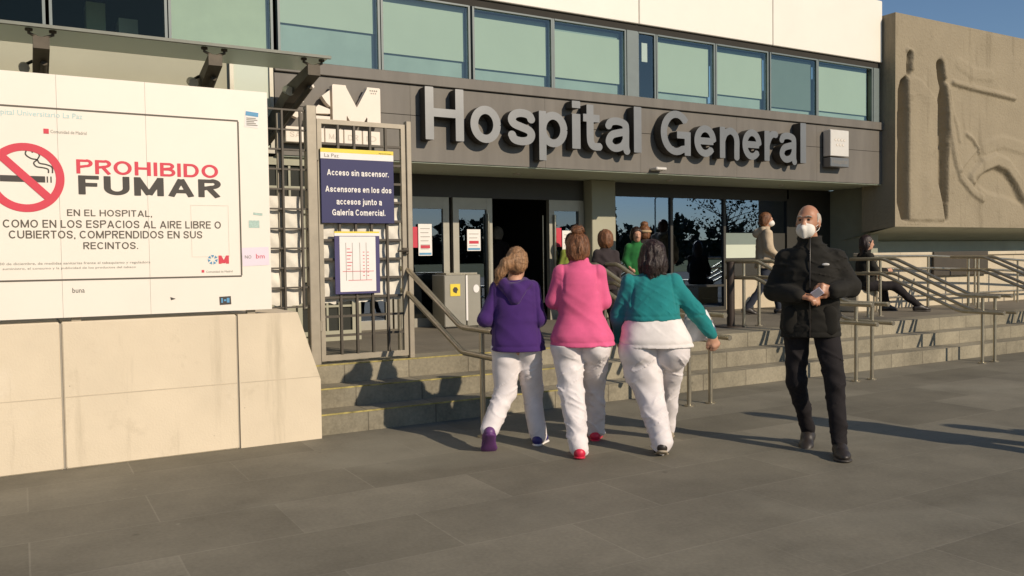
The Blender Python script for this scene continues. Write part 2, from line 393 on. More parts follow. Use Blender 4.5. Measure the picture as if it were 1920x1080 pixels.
    if ch == 'U': return .74, [[(h, 1), (h, .38)] + arc(.37, .38, .37 - h, 180, 360, 16, .38 - h)[1:] + [(.74 - h, 1)]]
    if ch == '.': return 2 * h, [[(h, 0), (h, 2 * h)]]
    if ch == ',': return 2 * h, [[(h, -.10), (h, 2 * h)]]
    return .3, []

GC = {}
def glyph_mesh(ch, h, res):
    """filled outline (verts2d, faces, boundary edges) by marching squares over the distance to the strokes"""
    key = (ch, h, res)
    if key in GC: return GC[key]
    W, st = glyph_strokes(ch, h)
    x0, x1, z0, z1 = -.12, W + .16, -.36, 1.34
    nx, nz = int((x1 - x0) / res) + 2, int((z1 - z0) / res) + 2
    gx, gz = np.meshgrid(x0 + np.arange(nx) * res, z0 + np.arange(nz) * res, indexing='ij')
    D = np.full(gx.shape, 9.0)
    for s in st:
        for i in range(len(s) - 1):
            (ax, az), (bx, bz) = s[i], s[i + 1]
            L = math.hypot(bx - ax, bz - az)
            if L < 1e-6: continue
            ux, uz = (bx - ax) / L, (bz - az) / L
            px, pz = gx - (ax + bx) / 2, gz - (az + bz) / 2
            qx, qz = np.abs(px * ux + pz * uz) - L / 2, np.abs(-px * uz + pz * ux) - h
            D = np.minimum(D, np.maximum(qx, qz))
            if i: D = np.minimum(D, np.hypot(gx - ax, gz - az) - h)
    D = D + 1e-5
    vid = {}; V = []; F = []; Eb = []
    def cv(i, j):
        k = (i, j)
        if k not in vid: vid[k] = len(V); V.append((x0 + i * res, z0 + j * res))
        return vid[k]
    def ev(a, b):
        k = (min(a, b), max(a, b))
        if k not in vid:
            da, db = D[k[0]], D[k[1]]; t = da / (da - db)
            vid[k] = len(V); V.append((x0 + (k[0][0] + t * (k[1][0] - k[0][0])) * res, z0 + (k[0][1] + t * (k[1][1] - k[0][1])) * res))
        return vid[k]
    ins = D < 0
    any_ = ins[:-1, :-1] | ins[1:, :-1] | ins[1:, 1:] | ins[:-1, 1:]
    for i, j in zip(*np.nonzero(any_)):
        c = [(i, j), (i + 1, j), (i + 1, j + 1), (i, j + 1)]
        poly = []; out = []
        for k in range(4):
            a, b = c[k], c[(k + 1) % 4]
            if ins[a]: poly.append((cv(*a), 0))
            if ins[a] != ins[b]: poly.append((ev(a, b), 1))
        if len(poly) >= 3:
            F.append(tuple(p[0] for p in poly))
            n = len(poly)
            for k in range(n):
                if poly[k][1] and poly[(k + 1) % n][1]: Eb.append((poly[k][0], poly[(k + 1) % n][0]))
    GC[key] = (W, V, F, Eb); return GC[key]

def letters(text, x0, x1, zb, cap, y, depth, h=0.095, res=0.025, gap=0.13, mb=None):
    """text fitted between x0 and x1 at baseline zb, front face at y"""
    mb = mb or MB()
    adv = 0; pl = []
    for ch in text:
        if ch == ' ': adv += .34; continue
        g = glyph_mesh(ch, h, res); pl.append((adv, g)); adv += g[0] + gap
    sx = (x1 - x0) / max(adv - gap, 1e-3)
    for a, (W, V, F, Eb) in pl:
        n = len(V)
        vs = [(x0 + (a + px) * sx, y, zb + pz * cap) for px, pz in V]
        mb.add(vs, F)
        if depth > 0.004:
            mb.add(vs + [(v[0], y + depth, v[2]) for v in vs], [(b, a2, a2 + n, b + n) for a2, b in Eb])
    return mb

def fine_print(name, text, x0, x1, zb, cap, y, m, parent):
    c = bpy.data.curves.new(name, 'FONT'); c.body = text; c.resolution_u = 2
    o = bpy.data.objects.new(name, c); COL.objects.link(o)
    dg = bpy.context.evaluated_depsgraph_get()
    me = bpy.data.meshes.new_from_object(o.evaluated_get(dg)); bpy.data.objects.remove(o)
    co = np.empty(len(me.vertices) * 3); me.vertices.foreach_get('co', co); co = co.reshape(-1, 3)
    w_ = co[:, 0].max() - co[:, 0].min()
    nx = x0 + (co[:, 0] - co[:, 0].min()) / w_ * (x1 - x0)
    new = np.stack([nx, np.full(len(nx), y), zb + co[:, 1] / 0.7 * cap], 1)
    me.vertices.foreach_set('co', new.ravel()); me.materials.clear(); me.materials.append(MT[m]); me.update()
    o = bpy.data.objects.new(name, me); COL.objects.link(o)
    return parent_to(o, parent)

# ================================================================ the setting
def sheet(name, m, x0, x1, y0, y1, z):
    o = MB().add([(x0, y0, z), (x1, y0, z), (x1, y1, z), (x0, y1, z)], [(0, 1, 2, 3)]).build(name, m)
    o['kind'] = 'structure'; return o
sheet('pavement', 'paving', -300, 400, -420, 300, 0.0)
sheet('lawn', 'lawn', -60, 390, -215, -36, 0.02)

# entrance steps: two steps and the landing
YS = (6.70, 6.99, 7.28); ZS = (0.167, 0.333, 0.5)
t = thing('entrance_steps', 'grey stone entrance steps with faded yellow edge lines leading up to the hospital doors', 'steps', (7, 6.7, 0))
for k in (0, 1):
    s = B('step', 'step_stone', t, 2.06, 26, YS[k], YS[k + 1], 0.0, ZS[k])
    B('nosing_line', 'yellow_line', s, 2.06, 4.9, YS[k] - 0.003, YS[k] + 0.016, ZS[k] - 0.008, ZS[k] + 0.003)
s = MB().box(2.06, 26, YS[2], YS[2] + 0.34, 0.0, ZS[2]).build('step', 'step_stone', t)
B('nosing_line', 'yellow_line', s, 2.06, 4.9, YS[2] - 0.003, YS[2] + 0.016, ZS[2] - 0.008, ZS[2] + 0.003)
l_ = MB().box(2.06, 26, YS[2] + 0.342, 10.7, 0.0, ZS[2] + 0.0).box(-6, 2.056, 7.3, 9.6, 0.0, ZS[2]).build('landing', 'landing_stone', t)

# ================================================================ hospital building
YF = 9.35
bd = thing('hospital_building', 'hospital building with cream parapet, long window band and brown fascia over the entrance', 'building', (4, 10.7, 0))
# cream parapet panels
xs = [-9.0, -2.9, -0.3, 2.3, 4.9, 7.5, 10.1, 12.70]
for a, b in zip(xs[:-1], xs[1:]):
    MB().bbox(a + .006, b - .006, YF - 0.02, YF + 0.10, 4.63, 5.66, 0.008).build('parapet_panel', 'cladding', bd)
B('roof', 'joint_dark', bd, -9, 12.68, YF + 0.11, 20, 5.40, 5.60)
B('shadow_strip', 'joint_dark', bd, -9, 12.68, YF + 0.02, YF + 0.45, 4.53, 4.625)  # dark strip painted in as the shadow line below the parapet panels
B('upper_floor', 'room_dark', bd, -9, 12.64, YF + 0.16, 13.5, 3.56, 3.624)
B('back_wall', 'room_dark', bd, -9, 12.64, 13.5, 13.6, 2.7, 5.40)
B('end_wall', 'side_wall', bd, 12.66, 12.70, YF + 0.03, 20, 3.62, 4.62)
B('end_wall', 'side_wall', bd, -9.05, -9.0, YF, 20, 0, 5.6)
# band of windows: x0, x1, blind material, blind bottom z, blind top z
Z0, Z1 = 3.628, 4.53
wins = [(-9, -6.6, None, 0, 0), (-6.55, -4.2, 'blind', 3.75, 4.5), (-4.15, -2.2, None, 0, 0), (-2.15, 0.27, None, 0, 0), (0.33, 1.37, None, 0, 0), (1.41, 2.45, 'blind_cream', 3.74, 4.53), (2.53, 3.69, 'blind', 4.06, 4.5),
        (3.73, 4.87, 'blind', 3.86, 4.53), (4.93, 6.08, 'blind', 3.80, 4.43), (6.11, 7.28, 'blind', 3.80, 4.41), (7.50, 7.80, None, 0, 0), (7.84, 8.92, 'blind', 3.76, 4.46),
        (8.96, 10.02, 'blind', 3.82, 4.44), (10.08, 11.12, 'blind_grey', 3.72, 4.47), (11.15, 12.48, 'blind', 3.74, 4.45)]
for (a, b, bl, zb, zt) in wins:
    f = MB()
    f.box(a - .014, a + .012, YF + 0.012, YF + .09, Z0, Z1); f.box(b - .012, b + .014, YF + 0.012, YF + .09, Z0, Z1)
    f.box(a + .012, b - .012, YF + .06, YF + .09, Z0, Z0 + .02); f.box(a + .012, b - .012, YF + .004, YF + .09, Z1 - .02, Z1)
    fo = f.build('window', 'frame_teal', bd)
    MB().add([(a + .012, YF + .03, Z0 + .0), (b - .012, YF + .03, Z0 + .0), (b - .012, YF + .03, Z1 - .02), (a + .012, YF + .03, Z1 - .02)], [(0, 1, 2, 3)]).build('pane', 'glass_up' if (bl or a > 5) else 'glass_dark', fo)
    if a > 2.5 and bl:
        B('pane_backing', 'backing_teal', fo, a + .02, b - .02, YF + .135, YF + .139, Z0 + .021, Z1 - .03)  # added backing board, coloured like the pale reflection in the glass
    if bl: B('blind', bl, fo, a + .02, b - .02, YF + .105, YF + .11, zb, zt)
B('window_pier', 'frame_teal', bd, 7.30, 7.48, YF + .002, YF + .09, Z0, Z1)
B('window_notice', 'paper_white', bd, 7.60, 7.70, YF + .06, YF + .064, 4.14, 4.40)
B('window_pier', 'frame_teal', bd, 12.50, 12.64, YF + .002, YF + .09, Z0, Z1)
# things seen through the dark windows on the left
B('cupboard', 'soffit_panel', bd, 0.75, 0.95, 11.0, 11.3, 3.7, 4.45)
B('cupboard', 'frame_alu', bd, 1.05, 1.25, 10.6, 10.9, 3.7, 4.2)
B('ceiling_lamp', 'paper_white', bd, -0.35, -0.1, 10.2, 10.6, 4.40, 4.44)
# fascia
FX0, FX1 = 2.46, 12.82
fa = MB().box(FX0, FX1 - .004, YF + 0.012, YF + 0.5, 2.592, 3.615).build('fascia', 'joint_dark', bd)
MB().bbox(FX0, FX1, YF - .035, YF + .011, 3.495, 3.625, 0.006).build('fascia_trim', 'fascia_metal', bd)
fx = [FX0, 4.06, 5.95, 7.52, 9.35, 11.1, FX1]
for a, b in zip(fx[:-1], fx[1:]):
    for z0, z1 in ((3.135, 3.487), (2.588, 3.129)):
        MB().bbox(a + .0008, b - .0008, YF, YF + .011, z0, z1, 0.0012).build('fascia_panel', 'fascia_metal', bd)
B('soffit', 'soffit_panel', bd, FX0 + .01, 12.9, YF + .02, 10.72, 2.575, 2.591)
for x in (5.9, 8.6, 11.0):
    MB().tube([(x, 10.0, 2.574), (x, 10.0, 2.555)], 0.05, 12).build('downlight', 'plaque_white', bd)
# left wing wall with barred windows
B('wing_wall', 'wing_wall', bd, -9, 1.99, YF + .06, YF + .3, 0.5, 3.69)
B('wing_wall', 'wing_wall', bd, 1.99, 3.42, YF + .06, YF + .3, 0.5, 2.57)
B('wing_wall', 'wing_wall', bd, 3.38, 3.42, YF + .31, 10.7, 0.5, 2.57)
f = MB().box(1.99, 2.03, YF, YF + .06, 2.60, 3.69).box(2.41, 2.45, YF, YF + .06, 2.60, 3.69).box(2.03, 2.41, YF, YF + .06, 2.60, 2.64).build('window', 'frame_alu', bd)
B('pane', 'blind', f, 2.03, 2.41, YF + .03, YF + .05, 2.64, 3.69)
for (x0, x1, z0, z1) in ((2.35, 3.0, 2.0, 2.48), (2.72, 3.30, 0.62, 1.18)):
    f = MB()
    f.box(x0 - .05, x0, YF + .02, YF + .058, z0 - .05, z1 + .05); f.box(x1, x1 + .05, YF + .02, YF + .058, z0 - .05, z1 + .05)
    f.box(x0, x1, YF + .02, YF + .058, z1, z1 + .05); f.box(x0, x1, YF + .02, YF + .058, z0 - .05, z0)
    n = int((x1 - x0) / .16)
    for k in range(1, n + 1):
        x = x0 + (x1 - x0) * k / (n + 1); f.box(x - .012, x + .012, YF + .03, YF + .05, z0, z1)
    f.box(x0, x1, YF + .031, YF + .049, (z0 + z1) / 2 - .012, (z0 + z1) / 2 + .012)
    fo = f.build('window', 'wing_wall', bd)
    B('pane', 'room_dark', fo, x0, x1, YF + .052, YF + .056, z0, z1)
# entrance front (set back)
YD = 10.60
B('transom', 'frame_dark', bd, 3.42, 7.40, YD - .02, YD + .1, 2.27, 2.575)
def door(x0, x1, name, zt=2.27):
    f = MB()
    f.box(x0, x0 + .09, YD - .03, YD + .05, .5, zt); f.box(x1 - .09, x1, YD - .03, YD + .05, .5, zt)
    f.box(x0 + .09, x1 - .09, YD - .028, YD + .048, zt - .16, zt); f.box(x0 + .09, x1 - .09, YD - .028, YD + .048, .5, .62)
    d = f.build(name, 'frame_alu', bd)
    MB().add([(x0 + .09, YD, .62), (x1 - .09, YD, .62), (x1 - .09, YD, zt - .16), (x0 + .09, YD, zt - .16)], [(0, 1, 2, 3)]).build('pane', 'glass_door', d)
    return d
door(3.45, 4.28, 'door'); door(4.50, 5.14, 'door'); door(5.20, 5.82, 'door'); door(6.78, 7.40, 'door')
d = B('door_post', 'frame_alu', bd, 4.30, 4.48, YD - .05, YD + .05, .5, 2.27)
h = MB().tube([(5.74, YD - .06, .75), (5.74, YD - .06, 2.05)], .018, 8).build('door_handle', 'rail_steel', bd)
MB().tube([(6.86, YD - .06, .75), (6.86, YD - .06, 2.05)], .018, 8).build('door_handle', 'rail_steel', bd)
MB().tube([(6.75, YD + .10, .75), (6.75, YD + .10, 2.05)], .012, 8).build('door_handle', 'rail_steel', bd)
# column between doors and window
MB().bbox(7.42, 7.86, YD - .22, YD + .25, .5, 2.574, .01).build('column', 'wing_wall', bd)
# big window reflecting the park across the road
f = MB()
for x in (7.88, 9.12, 10.28, 11.80): f.box(x, x + .05, YD - .01, YD + .06, .5, 2.40)
f.box(7.93, 11.8, YD - .008, YD + .055, 2.36, 2.574); f.box(7.93, 10.28, YD - .012, YD + .05, .895, .93); f.box(7.93, 10.28, YD - .012, YD + .05, .5, .56)
fo = f.build('entrance_window', 'frame_dark', bd)
def pane(x0, x1, z0, z1, m='glass_low'):
    MB().add([(x0, YD + .02, z0), (x1, YD + .02, z0), (x1, YD + .02, z1), (x0, YD + .02, z1)], [(0, 1, 2, 3)]).build('pane', m, fo)
pane(7.93, 9.12, .93, 2.36); pane(9.17, 10.28, .93, 2.36); pane(7.93, 9.12, .56, .895); pane(9.17, 10.28, .56, .895); pane(10.33, 11.8, 1.80, 2.36)
B('window_panel', 'blind_grey', fo, 10.33, 11.25, YD + .030, YD + .05, 1.60, 1.795)
B('window_panel', 'blind', fo, 10.33, 11.25, YD + .025, YD + .05, 1.37, 1.598)
B('window_panel', 'frame_dark', fo, 10.33, 11.25, YD + .025, YD + .05, 1.02, 1.368)
B('window_panel', 'frame_dark', fo, 11.252, 11.8, YD + .03, YD + .05, 1.02, 1.795)
B('window_panel', 'bench_stone', fo, 10.33, 11.8, YD - .006, YD + .05, .5, 1.015)
B('side_opening', 'frame_dark', bd, 11.86, 12.94, YD + .0, YD + .06, .5, 2.574)
B('side_wall', 'side_wall', bd, 12.95, 13.15, 9.75, 10.72, .5, 2.574)
B('rear_wall', 'side_wall', bd, 13.15, 26, 10.45, 10.7, .5, 5.2)
# dark hall behind the doors
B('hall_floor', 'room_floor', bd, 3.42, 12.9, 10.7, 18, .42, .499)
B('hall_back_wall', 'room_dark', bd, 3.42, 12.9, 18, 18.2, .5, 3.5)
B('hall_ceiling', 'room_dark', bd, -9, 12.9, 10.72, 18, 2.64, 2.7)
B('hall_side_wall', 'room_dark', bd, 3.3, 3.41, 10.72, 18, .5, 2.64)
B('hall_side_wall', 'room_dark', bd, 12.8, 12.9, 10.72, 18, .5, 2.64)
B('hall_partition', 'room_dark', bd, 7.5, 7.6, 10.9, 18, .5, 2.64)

# ================================================================ sign letters on the fascia
def px_letters():
    # letter, x0, x1 on the fascia
    return [('H', 4.178, 4.685), ('o', 4.775, 5.195), ('s', 5.300, 5.695), ('p', 5.755, 6.185), ('i', 6.262, 6.392), ('t', 6.437, 6.744), ('a', 6.795, 7.208), ('l', 7.275, 7.405),
            ('G', 7.745, 8.290), ('e', 8.360, 8.775), ('n', 8.850, 9.240), ('e', 9.300, 9.690), ('r', 9.755, 10.045), ('a', 10.075, 10.455), ('l', 10.535, 10.660)]
lt = thing('letter_sign', 'large brushed steel letters spelling Hospital General across the brown fascia', 'sign', (7.4, 9.3, 2.8))
XO = {}
for ch, a, b in px_letters():
    W, V, F, E = glyph_mesh(ch, .080, .010)
    xs_ = [v[0] for v in V]; mn, mx = min(xs_), max(xs_)
    sx = (b - a) / (mx - mn); n = len(V)
    m_ = MB()
    vs = [(a + (v[0] - mn) * sx, 9.185, 2.835 + v[1] * .62) for v in V]
    lo_ = m_.add(vs, F).build('letter', 'letter_steel', lt)
    MB().add(vs + [(v[0], 9.335, v[2]) for v in vs], [(q, p, p + n, q + n) for p, q in E]).build('letter_return', 'letter_side_shade', lo_)

# emblem sign: star splinters, M, row of plates
es = thing('emblem_sign', 'white emblem of star splinters beside a big letter M above five white plates', 'sign', (3.1, 9.3, 2.7))
m_ = letters('M', 3.06, 3.625, 2.955, .425, 9.20, .10, h=.125, res=.02)
m_.build('letter', 'letter_white', es)
sm = MB()
for (x, z, r) in ((3.505, 3.345, .011), (3.53, 3.345, .011), (3.555, 3.345, .011), (3.58, 3.345, .011), (3.517, 3.315, .009), (3.542, 3.315, .009), (3.567, 3.315, .009)):
    sm.prism([(x + (r if k % 2 == 0 else r * .45) * math.cos(R(90 + 36 * k)), z + (r if k % 2 == 0 else r * .45) * math.sin(R(90 + 36 * k))) for k in range(10)], 9.196, 9.199)
sm.build('star_row', 'ink_grey', es)
shards = [[(2.70, 3.39), (2.82, 3.41), (2.86, 3.33), (2.80, 3.28)], [(2.94, 3.24), (3.03, 3.31), (3.035, 3.13), (2.99, 3.17)], [(2.80, 3.04), (2.90, 3.14), (3.03, 3.10), (3.03, 3.05)],
          [(2.54, 3.13), (2.56, 3.22), (2.74, 3.16), (2.62, 3.10)], [(2.60, 3.27), (2.66, 3.36), (2.74, 3.32), (2.66, 3.26)], [(2.56, 3.02), (2.60, 3.09), (2.72, 3.05), (2.66, 2.98)], [(2.78, 2.97), (2.80, 3.02), (3.03, 3.02), (3.03, 2.97)]]
for p in shards:
    cx = sum(q[0] for q in p) / 4; cz = sum(q[1] for q in p) / 4
    p = sorted(p, key=lambda q: math.atan2(q[1] - cz, q[0] - cx))
    MB().prism(p, 9.20, 9.30).build('star_splinter', 'letter_white', es)
words = ['SA', 'LUD', 'MA', 'DR', 'ID']
for k in range(5):
    a = 2.53 + k * .219
    pl = MB().bbox(a, a + .210, 9.20, 9.30, 2.715, 2.885, .006).build('plate', 'letter_white', es)
    letters(words[k], a + .045, a + .165, 2.77, .06, 9.198, 0, h=.07, res=.05).build('lettering', 'ink_faint', pl)

pq = thing('crest_plaque', 'square silver plaque with rows of small stars at the right end of the fascia', 'sign', (11.5, 9.3, 2.8))
MB().bbox(11.22, 11.66, 9.18, 9.32, 2.98, 3.40, .008).build('plate', 'plaque_white', pq)
q = MB().bbox(11.22, 11.66, 9.18, 9.32, 2.81, 2.96, .008).build('name_plate', 'letter_steel', pq)
letters('Madrid' if False else 'Hospital', 11.26, 11.62, 2.86, .07, 9.178, 0, h=.06, res=.05).build('lettering', 'ink_grey', pq)
sm = MB()
for row, nn, z in ((0, 4, 3.24), (1, 3, 3.16)):
    for k in range(nn):
        x = 11.44 + (k - (nn - 1) / 2) * .07
        sm.prism([(x + (.026 if i % 2 == 0 else .011) * math.cos(R(90 + 36 * i)), z + (.026 if i % 2 == 0 else .011) * math.sin(R(90 + 36 * i))) for i in range(10)], 9.175, 9.179)
sm.build('stars', 'letter_white', pq)
fl = thing('spotlight', 'small white lamp on the lower edge of the fascia below the letter G', 'lamp', (7.76, 9.3, 2.63))
MB().bbox(7.68, 7.87, 9.2, 9.345, 2.615, 2.66, .012).build('housing', 'plaque_white', fl)
MB().tube([(7.77, 9.345, 2.64), (7.77, 9.36, 2.64)], .02, 8).build('bracket', 'frame_alu', fl)

# ================================================================ relief wall on the right
rw = thing('relief_wall', 'tall sand coloured concrete wall with carved robed figures right of the entrance', 'wall', (15.5, 9.5, 0.5))
RX0, RX1, RZ0, RZ1 = 12.72, 19.4, 1.86, 5.42
nx, nz = 460, 250
gx, gz = np.meshgrid(np.linspace(RX0, RX1, nx), np.linspace(RZ0, RZ1, nz), indexing='ij')
def inpoly(poly):
    c = np.zeros(gx.shape, bool); n = len(poly)
    for i in range(n):
        (x1, z1), (x2, z2) = poly[i], poly[(i + 1) % n]
        k = ((z1 > gz) != (z2 > gz)) & (gx < (x2 - x1) * (gz - z1) / (z2 - z1 + 1e-9) + x1); c ^= k
    return c
def dline(pts):
    d = np.full(gx.shape, 9.0)
    for (ax, az), (bx, bz) in zip(pts[:-1], pts[1:]):
        L2 = (bx - ax) ** 2 + (bz - az) ** 2 + 1e-9
        tt = np.clip(((gx - ax) * (bx - ax) + (gz - az) * (bz - az)) / L2, 0, 1)
        d = np.minimum(d, np.hypot(gx - ax - tt * (bx - ax), gz - az - tt * (bz - az)))
    return d
H = np.zeros(gx.shape)
rs = np.random.RandomState(4)
for k in range(60):                                     # uneven hand-worked surface
    a, b = rs.uniform(RX0, RX1), rs.uniform(RZ0, RZ1); s = rs.uniform(.1, .6)
    H += rs.uniform(-.012, .016) * np.exp(-((gx - a) ** 2 + (gz - b) ** 2) / s ** 2)
H += rs.uniform(-.0022, .0022, gx.shape)
ch1 = [(12.86, 4.31), (12.80, 4.13), (12.785, 3.42), (12.79, 2.26), (12.90, 1.98), (13.03, 1.97), (13.03, 3.43), (13.02, 4.40)]
hd1 = [(13.03, 4.80), (13.09, 4.83), (13.12, 4.78), (13.10, 4.42), (13.02, 4.42)]
ch2 = [(13.95, 4.27), (13.87, 4.04), (13.88, 2.65), (13.96, 2.55), (14.04, 2.29), (14.12, 1.96), (14.17, 2.01), (14.19, 3.04), (14.14, 3.97), (14.05, 4.40), (13.97, 4.70), (13.90, 4.76), (13.84, 4.70), (13.88, 4.44)]
def blur(a, n):
    for _ in range(n):
        a = (np.roll(a, 1, 0) + a + np.roll(a, -1, 0)) / 3; a = (np.roll(a, 1, 1) + a + np.roll(a, -1, 1)) / 3
    return a
out1 = [(13.03, 1.97), (13.03, 4.35), (13.2, 4.40), (13.42, 4.35), (13.62, 4.2), (13.84, 4.04), (13.86, 2.65), (14.0, 2.3), (14.08, 1.97)]
c = blur(inpoly(out1).astype(float), 2); H += c * (.03 + .008 * np.sin(gx * 14 + .4 * np.sin(gz * 2)) * (gz < 4.1))
for pts, r, hh in (([(13.05, 4.82), (13.16, 4.80), (13.16, 4.55)], .07, .05), ([(13.98, 4.78), (14.06, 4.70), (14.08, 4.5)], .08, .05),
                   ([(14.12, 4.3), (14.22, 3.75), (14.34, 3.2), (14.55, 2.75), (14.9, 2.5), (15.2, 2.38)], .09, .055), ([(14.2, 4.25), (14.30, 3.9), (14.46, 3.62), (14.5, 3.4)], .06, .03),
                   ([(14.3, 4.40), (14.8, 4.36), (15.5, 4.32), (16.15, 4.27)], .06, .07), ([(14.72, 3.52), (14.90, 3.45), (15.04, 3.30), (15.08, 3.22)], .05, .05), ([(15.05, 3.3), (14.76, 3.08), (14.5, 2.86)], .04, .03),
                   ([(14.9, 2.75), (15.21, 2.98), (15.59, 3.10), (15.95, 3.02), (16.3, 2.75), (16.6, 2.4), (17.0, 1.95)], .16, .085),
                   ([(15.3, 3.3), (15.8, 3.45), (16.6, 3.35), (17.3, 3.6)], .16, .03), ([(14.5, 4.75), (14.9, 4.62), (15.4, 4.62)], .14, .022), ([(16.9, 4.6), (17.0, 3.6), (17.4, 2.2)], .2, .06), ([(18.3, 4.7), (18.2, 3.4), (18.5, 2.1)], .22, .07),
                   ([(13.3, 2.1), (13.7, 2.5)], .04, .012)):
    d = dline(pts) / r; k = np.clip(1 - d, 0, 1); H += hh * .75 * blur(np.clip(k * 2.2, 0, 1) ** 1.3, 1)
c2 = inpoly([(14.9, 2.72), (15.2, 2.86), (15.6, 2.96), (15.93, 2.88), (16.2, 2.66), (16.5, 2.3), (15.9, 2.45), (15.4, 2.5)]); H -= .05 * blur(c2.astype(float), 5)
for p, dp in ((ch1, .18), (hd1, .11), (ch2, .17)):
    c = inpoly(p)
    xl = np.where(c.any(0), np.where(c, gx, 99).min(0), 0); xr = np.where(c.any(0), np.where(c, gx, -99).max(0), 1)
    u = np.clip((gx - xl) / np.maximum(xr - xl, .06), 0, 1)
    pr_ = blur(c * np.clip(.2 + 1.1 * u, 0, 1), 2); c = blur(c.astype(float), 2); H = H * (1 - c) - dp * pr_
rim = np.minimum(np.minimum(gx - RX0, RX1 - gx), np.minimum(gz - RZ0, RZ1 - gz))
H = np.where(rim < .04, 0.0, H)
Y9 = 9.1
vs = np.stack([gx, Y9 - H, gz], -1).reshape(-1, 3)
ids = np.arange(nx * nz).reshape(nx, nz)
fs = np.stack([ids[:-1, :-1], ids[1:, :-1], ids[1:, 1:], ids[:-1, 1:]], -1).reshape(-1, 4)
m_ = MB(); m_.add(vs.tolist(), fs.tolist(), True)
m_.build('carved_face', 'relief_concrete', rw)
m_ = MB()
m_.add([(RX0, Y9, RZ0), (RX0, Y9, RZ1), (RX0, 9.75, RZ1), (RX0, 9.75, RZ0 - .08)], [(3, 2, 1, 0)][::1])
m_.add([(RX0, Y9, RZ1), (RX1, Y9, RZ1), (RX1, 9.75, RZ1), (RX0, 9.75, RZ1)], [(0, 1, 2, 3)])
m_.add([(RX1, Y9, RZ0), (RX1, Y9, RZ1), (RX1, 9.75, RZ1), (RX1, 9.75, RZ0)], [(0, 3, 2, 1)])
m_.build('block_side', 'relief_concrete', rw)
MB().add([(RX0, Y9, RZ0), (RX1, Y9, RZ0), (RX1, 10.44, 1.64), (RX0 + .24, 10.44, 1.64)], [(0, 3, 2, 1)]).build('underside', 'soffit_concrete', rw)
B('lower_wall', 'soffit_concrete', rw, RX0 + .24, RX1, 10.38, 10.44, .5, 1.64)

# bench wall in front of it
bw = thing('bench_wall', 'low cream stone wall with a dark recessed panel below the carved relief', 'wall', (15, 9.2, .5))
m_ = MB().box(12.1, 26, 9.06, 9.36, .5, 1.36).build('wall', 'bench_stone', bw)
MB().bbox(12.05, 26, 9.02, 9.40, 1.362, 1.425, .01).build('coping', 'bench_stone', bw)
MB().bbox(13.62, 15.22, 8.99, 9.018, 1.01, 1.43, .006).build('recess_panel', 'vent_dark', bw)
lr = thing('low_rail', 'thin low steel rail running along the foot of the cream stone wall', 'railing', (14, 8.9, .5))
MB().tube([(12.0, 8.9, .69), (26, 8.9, .69)], .018, 8).build('rail', 'rail_steel', lr)
for k in range(10): MB().tube([(13.3 + k * 1.3, 8.9, .69), (13.3 + k * 1.3, 8.9, .5)], .015, 8).build('post', 'rail_steel', lr)
rr = thing('ramp_railing', 'two bar steel ramp railing behind the stair handrails on the right', 'railing', (14, 8.6, .5))
for dz in (0, -.2): MB().tube([(11.5, 8.62, 1.37 + dz), (13.0, 8.62, 1.36 + dz), (15, 8.62, 1.29 + dz), (18, 8.62, 1.12 + dz), (22, 8.62, .9 + dz)], .02, 8).build('rail', 'rail_steel', rr)
for x in (11.6, 12.9, 14.2, 15.5, 16.8, 18.1): MB().tube([(x, 8.62, 1.37 - max(0, x - 13) * .05), (x, 8.62, .5)], .018, 8).build('post', 'rail_steel', rr)

# ================================================================ cream concrete wall and no-smoking board
cw = thing('concrete_wall', 'low cream concrete wall of three blocks under the white no smoking board', 'wall', (0.5, 6.9, 0))
for (a, b) in ((-2.6, .222), (.236, 1.405)):
    MB().bbox(a, b, 6.60, 7.24, 0, 1.022, .008).build('block', 'concrete_cream', cw)
B('joint_filler', 'joint_grey', cw, -2.59, 1.6, 6.615, 7.23, 0.001, 1.01)
MB().prism([(1.419, 0), (2.05, 0), (2.05, .475), (1.875, 1.02), (1.419, 1.022)], 6.60, 7.24).build('end_block', 'concrete_cream', cw)
for a, b in ((-2.6, .222), (.236, 1.405), (1.419, 2.046)): B('pour_line', 'pour', cw, a + .01, b - .004, 6.5988, 6.602, .497, .504)
nb = thing('notice_board', 'large white no smoking board with red and black Spanish lettering on the cream concrete wall', 'sign', (0.4, 6.7, 1.02))
BY = 6.60
for a, b in ((-1.4, .2484), (.2496, .8094), (.8106, 1.678)):
    MB().bbox(a, b, BY, BY + .04, 1.052, 2.715, .0008).build('panel', 'white_panel', nb)
for x in (-1.1, .3, 1.5): B('stand', 'gate_steel', nb, x, x + .06, BY + .041, BY + .10, 1.022, 2.6)
B('backing', 'white_panel', nb, -1.38, 1.66, BY + .0405, BY + .0409, 1.06, 2.70)
e = BY - .002
m_ = MB(); lw = .0055
X0, X1, ZA, ZB = -1.25, 1.455, 1.313, 2.483
m_.box(X0, X1, e - .001, e + .001, ZB - lw, ZB + lw).box(X0, X1, e - .001, e + .001, ZA - lw, ZA + lw)
m_.box(X1 - lw, X1 + lw, e - .0008, e + .0012, ZA + lw, ZB - lw).box(X0 - lw, X0 + lw, e - .0008, e + .0012, ZA + lw, ZB - lw)
m_.build('border_line', 'ink_brown', nb)
def lett(text, x0, x1, zb, cap, m, h=.095, res=.025, y=e): return letters(text, x0, x1, zb, cap, y, 0, h, res).build('lettering', m, nb)
lett('PROHIBIDO', .358, 1.302, 2.047, .098, 'ink_red', .085)
lett('FUMAR', .367, 1.310, 1.903, .132, 'ink_black', .10)
lett('EN EL HOSPITAL,', .292, .835, 1.753, .046, 'ink_brown', .075, .04)
lett('ASÍ COMO EN LOS ESPACIOS AL AIRE LIBRE O', -.225, 1.312, 1.671, .054, 'ink_brown', .075, .04)
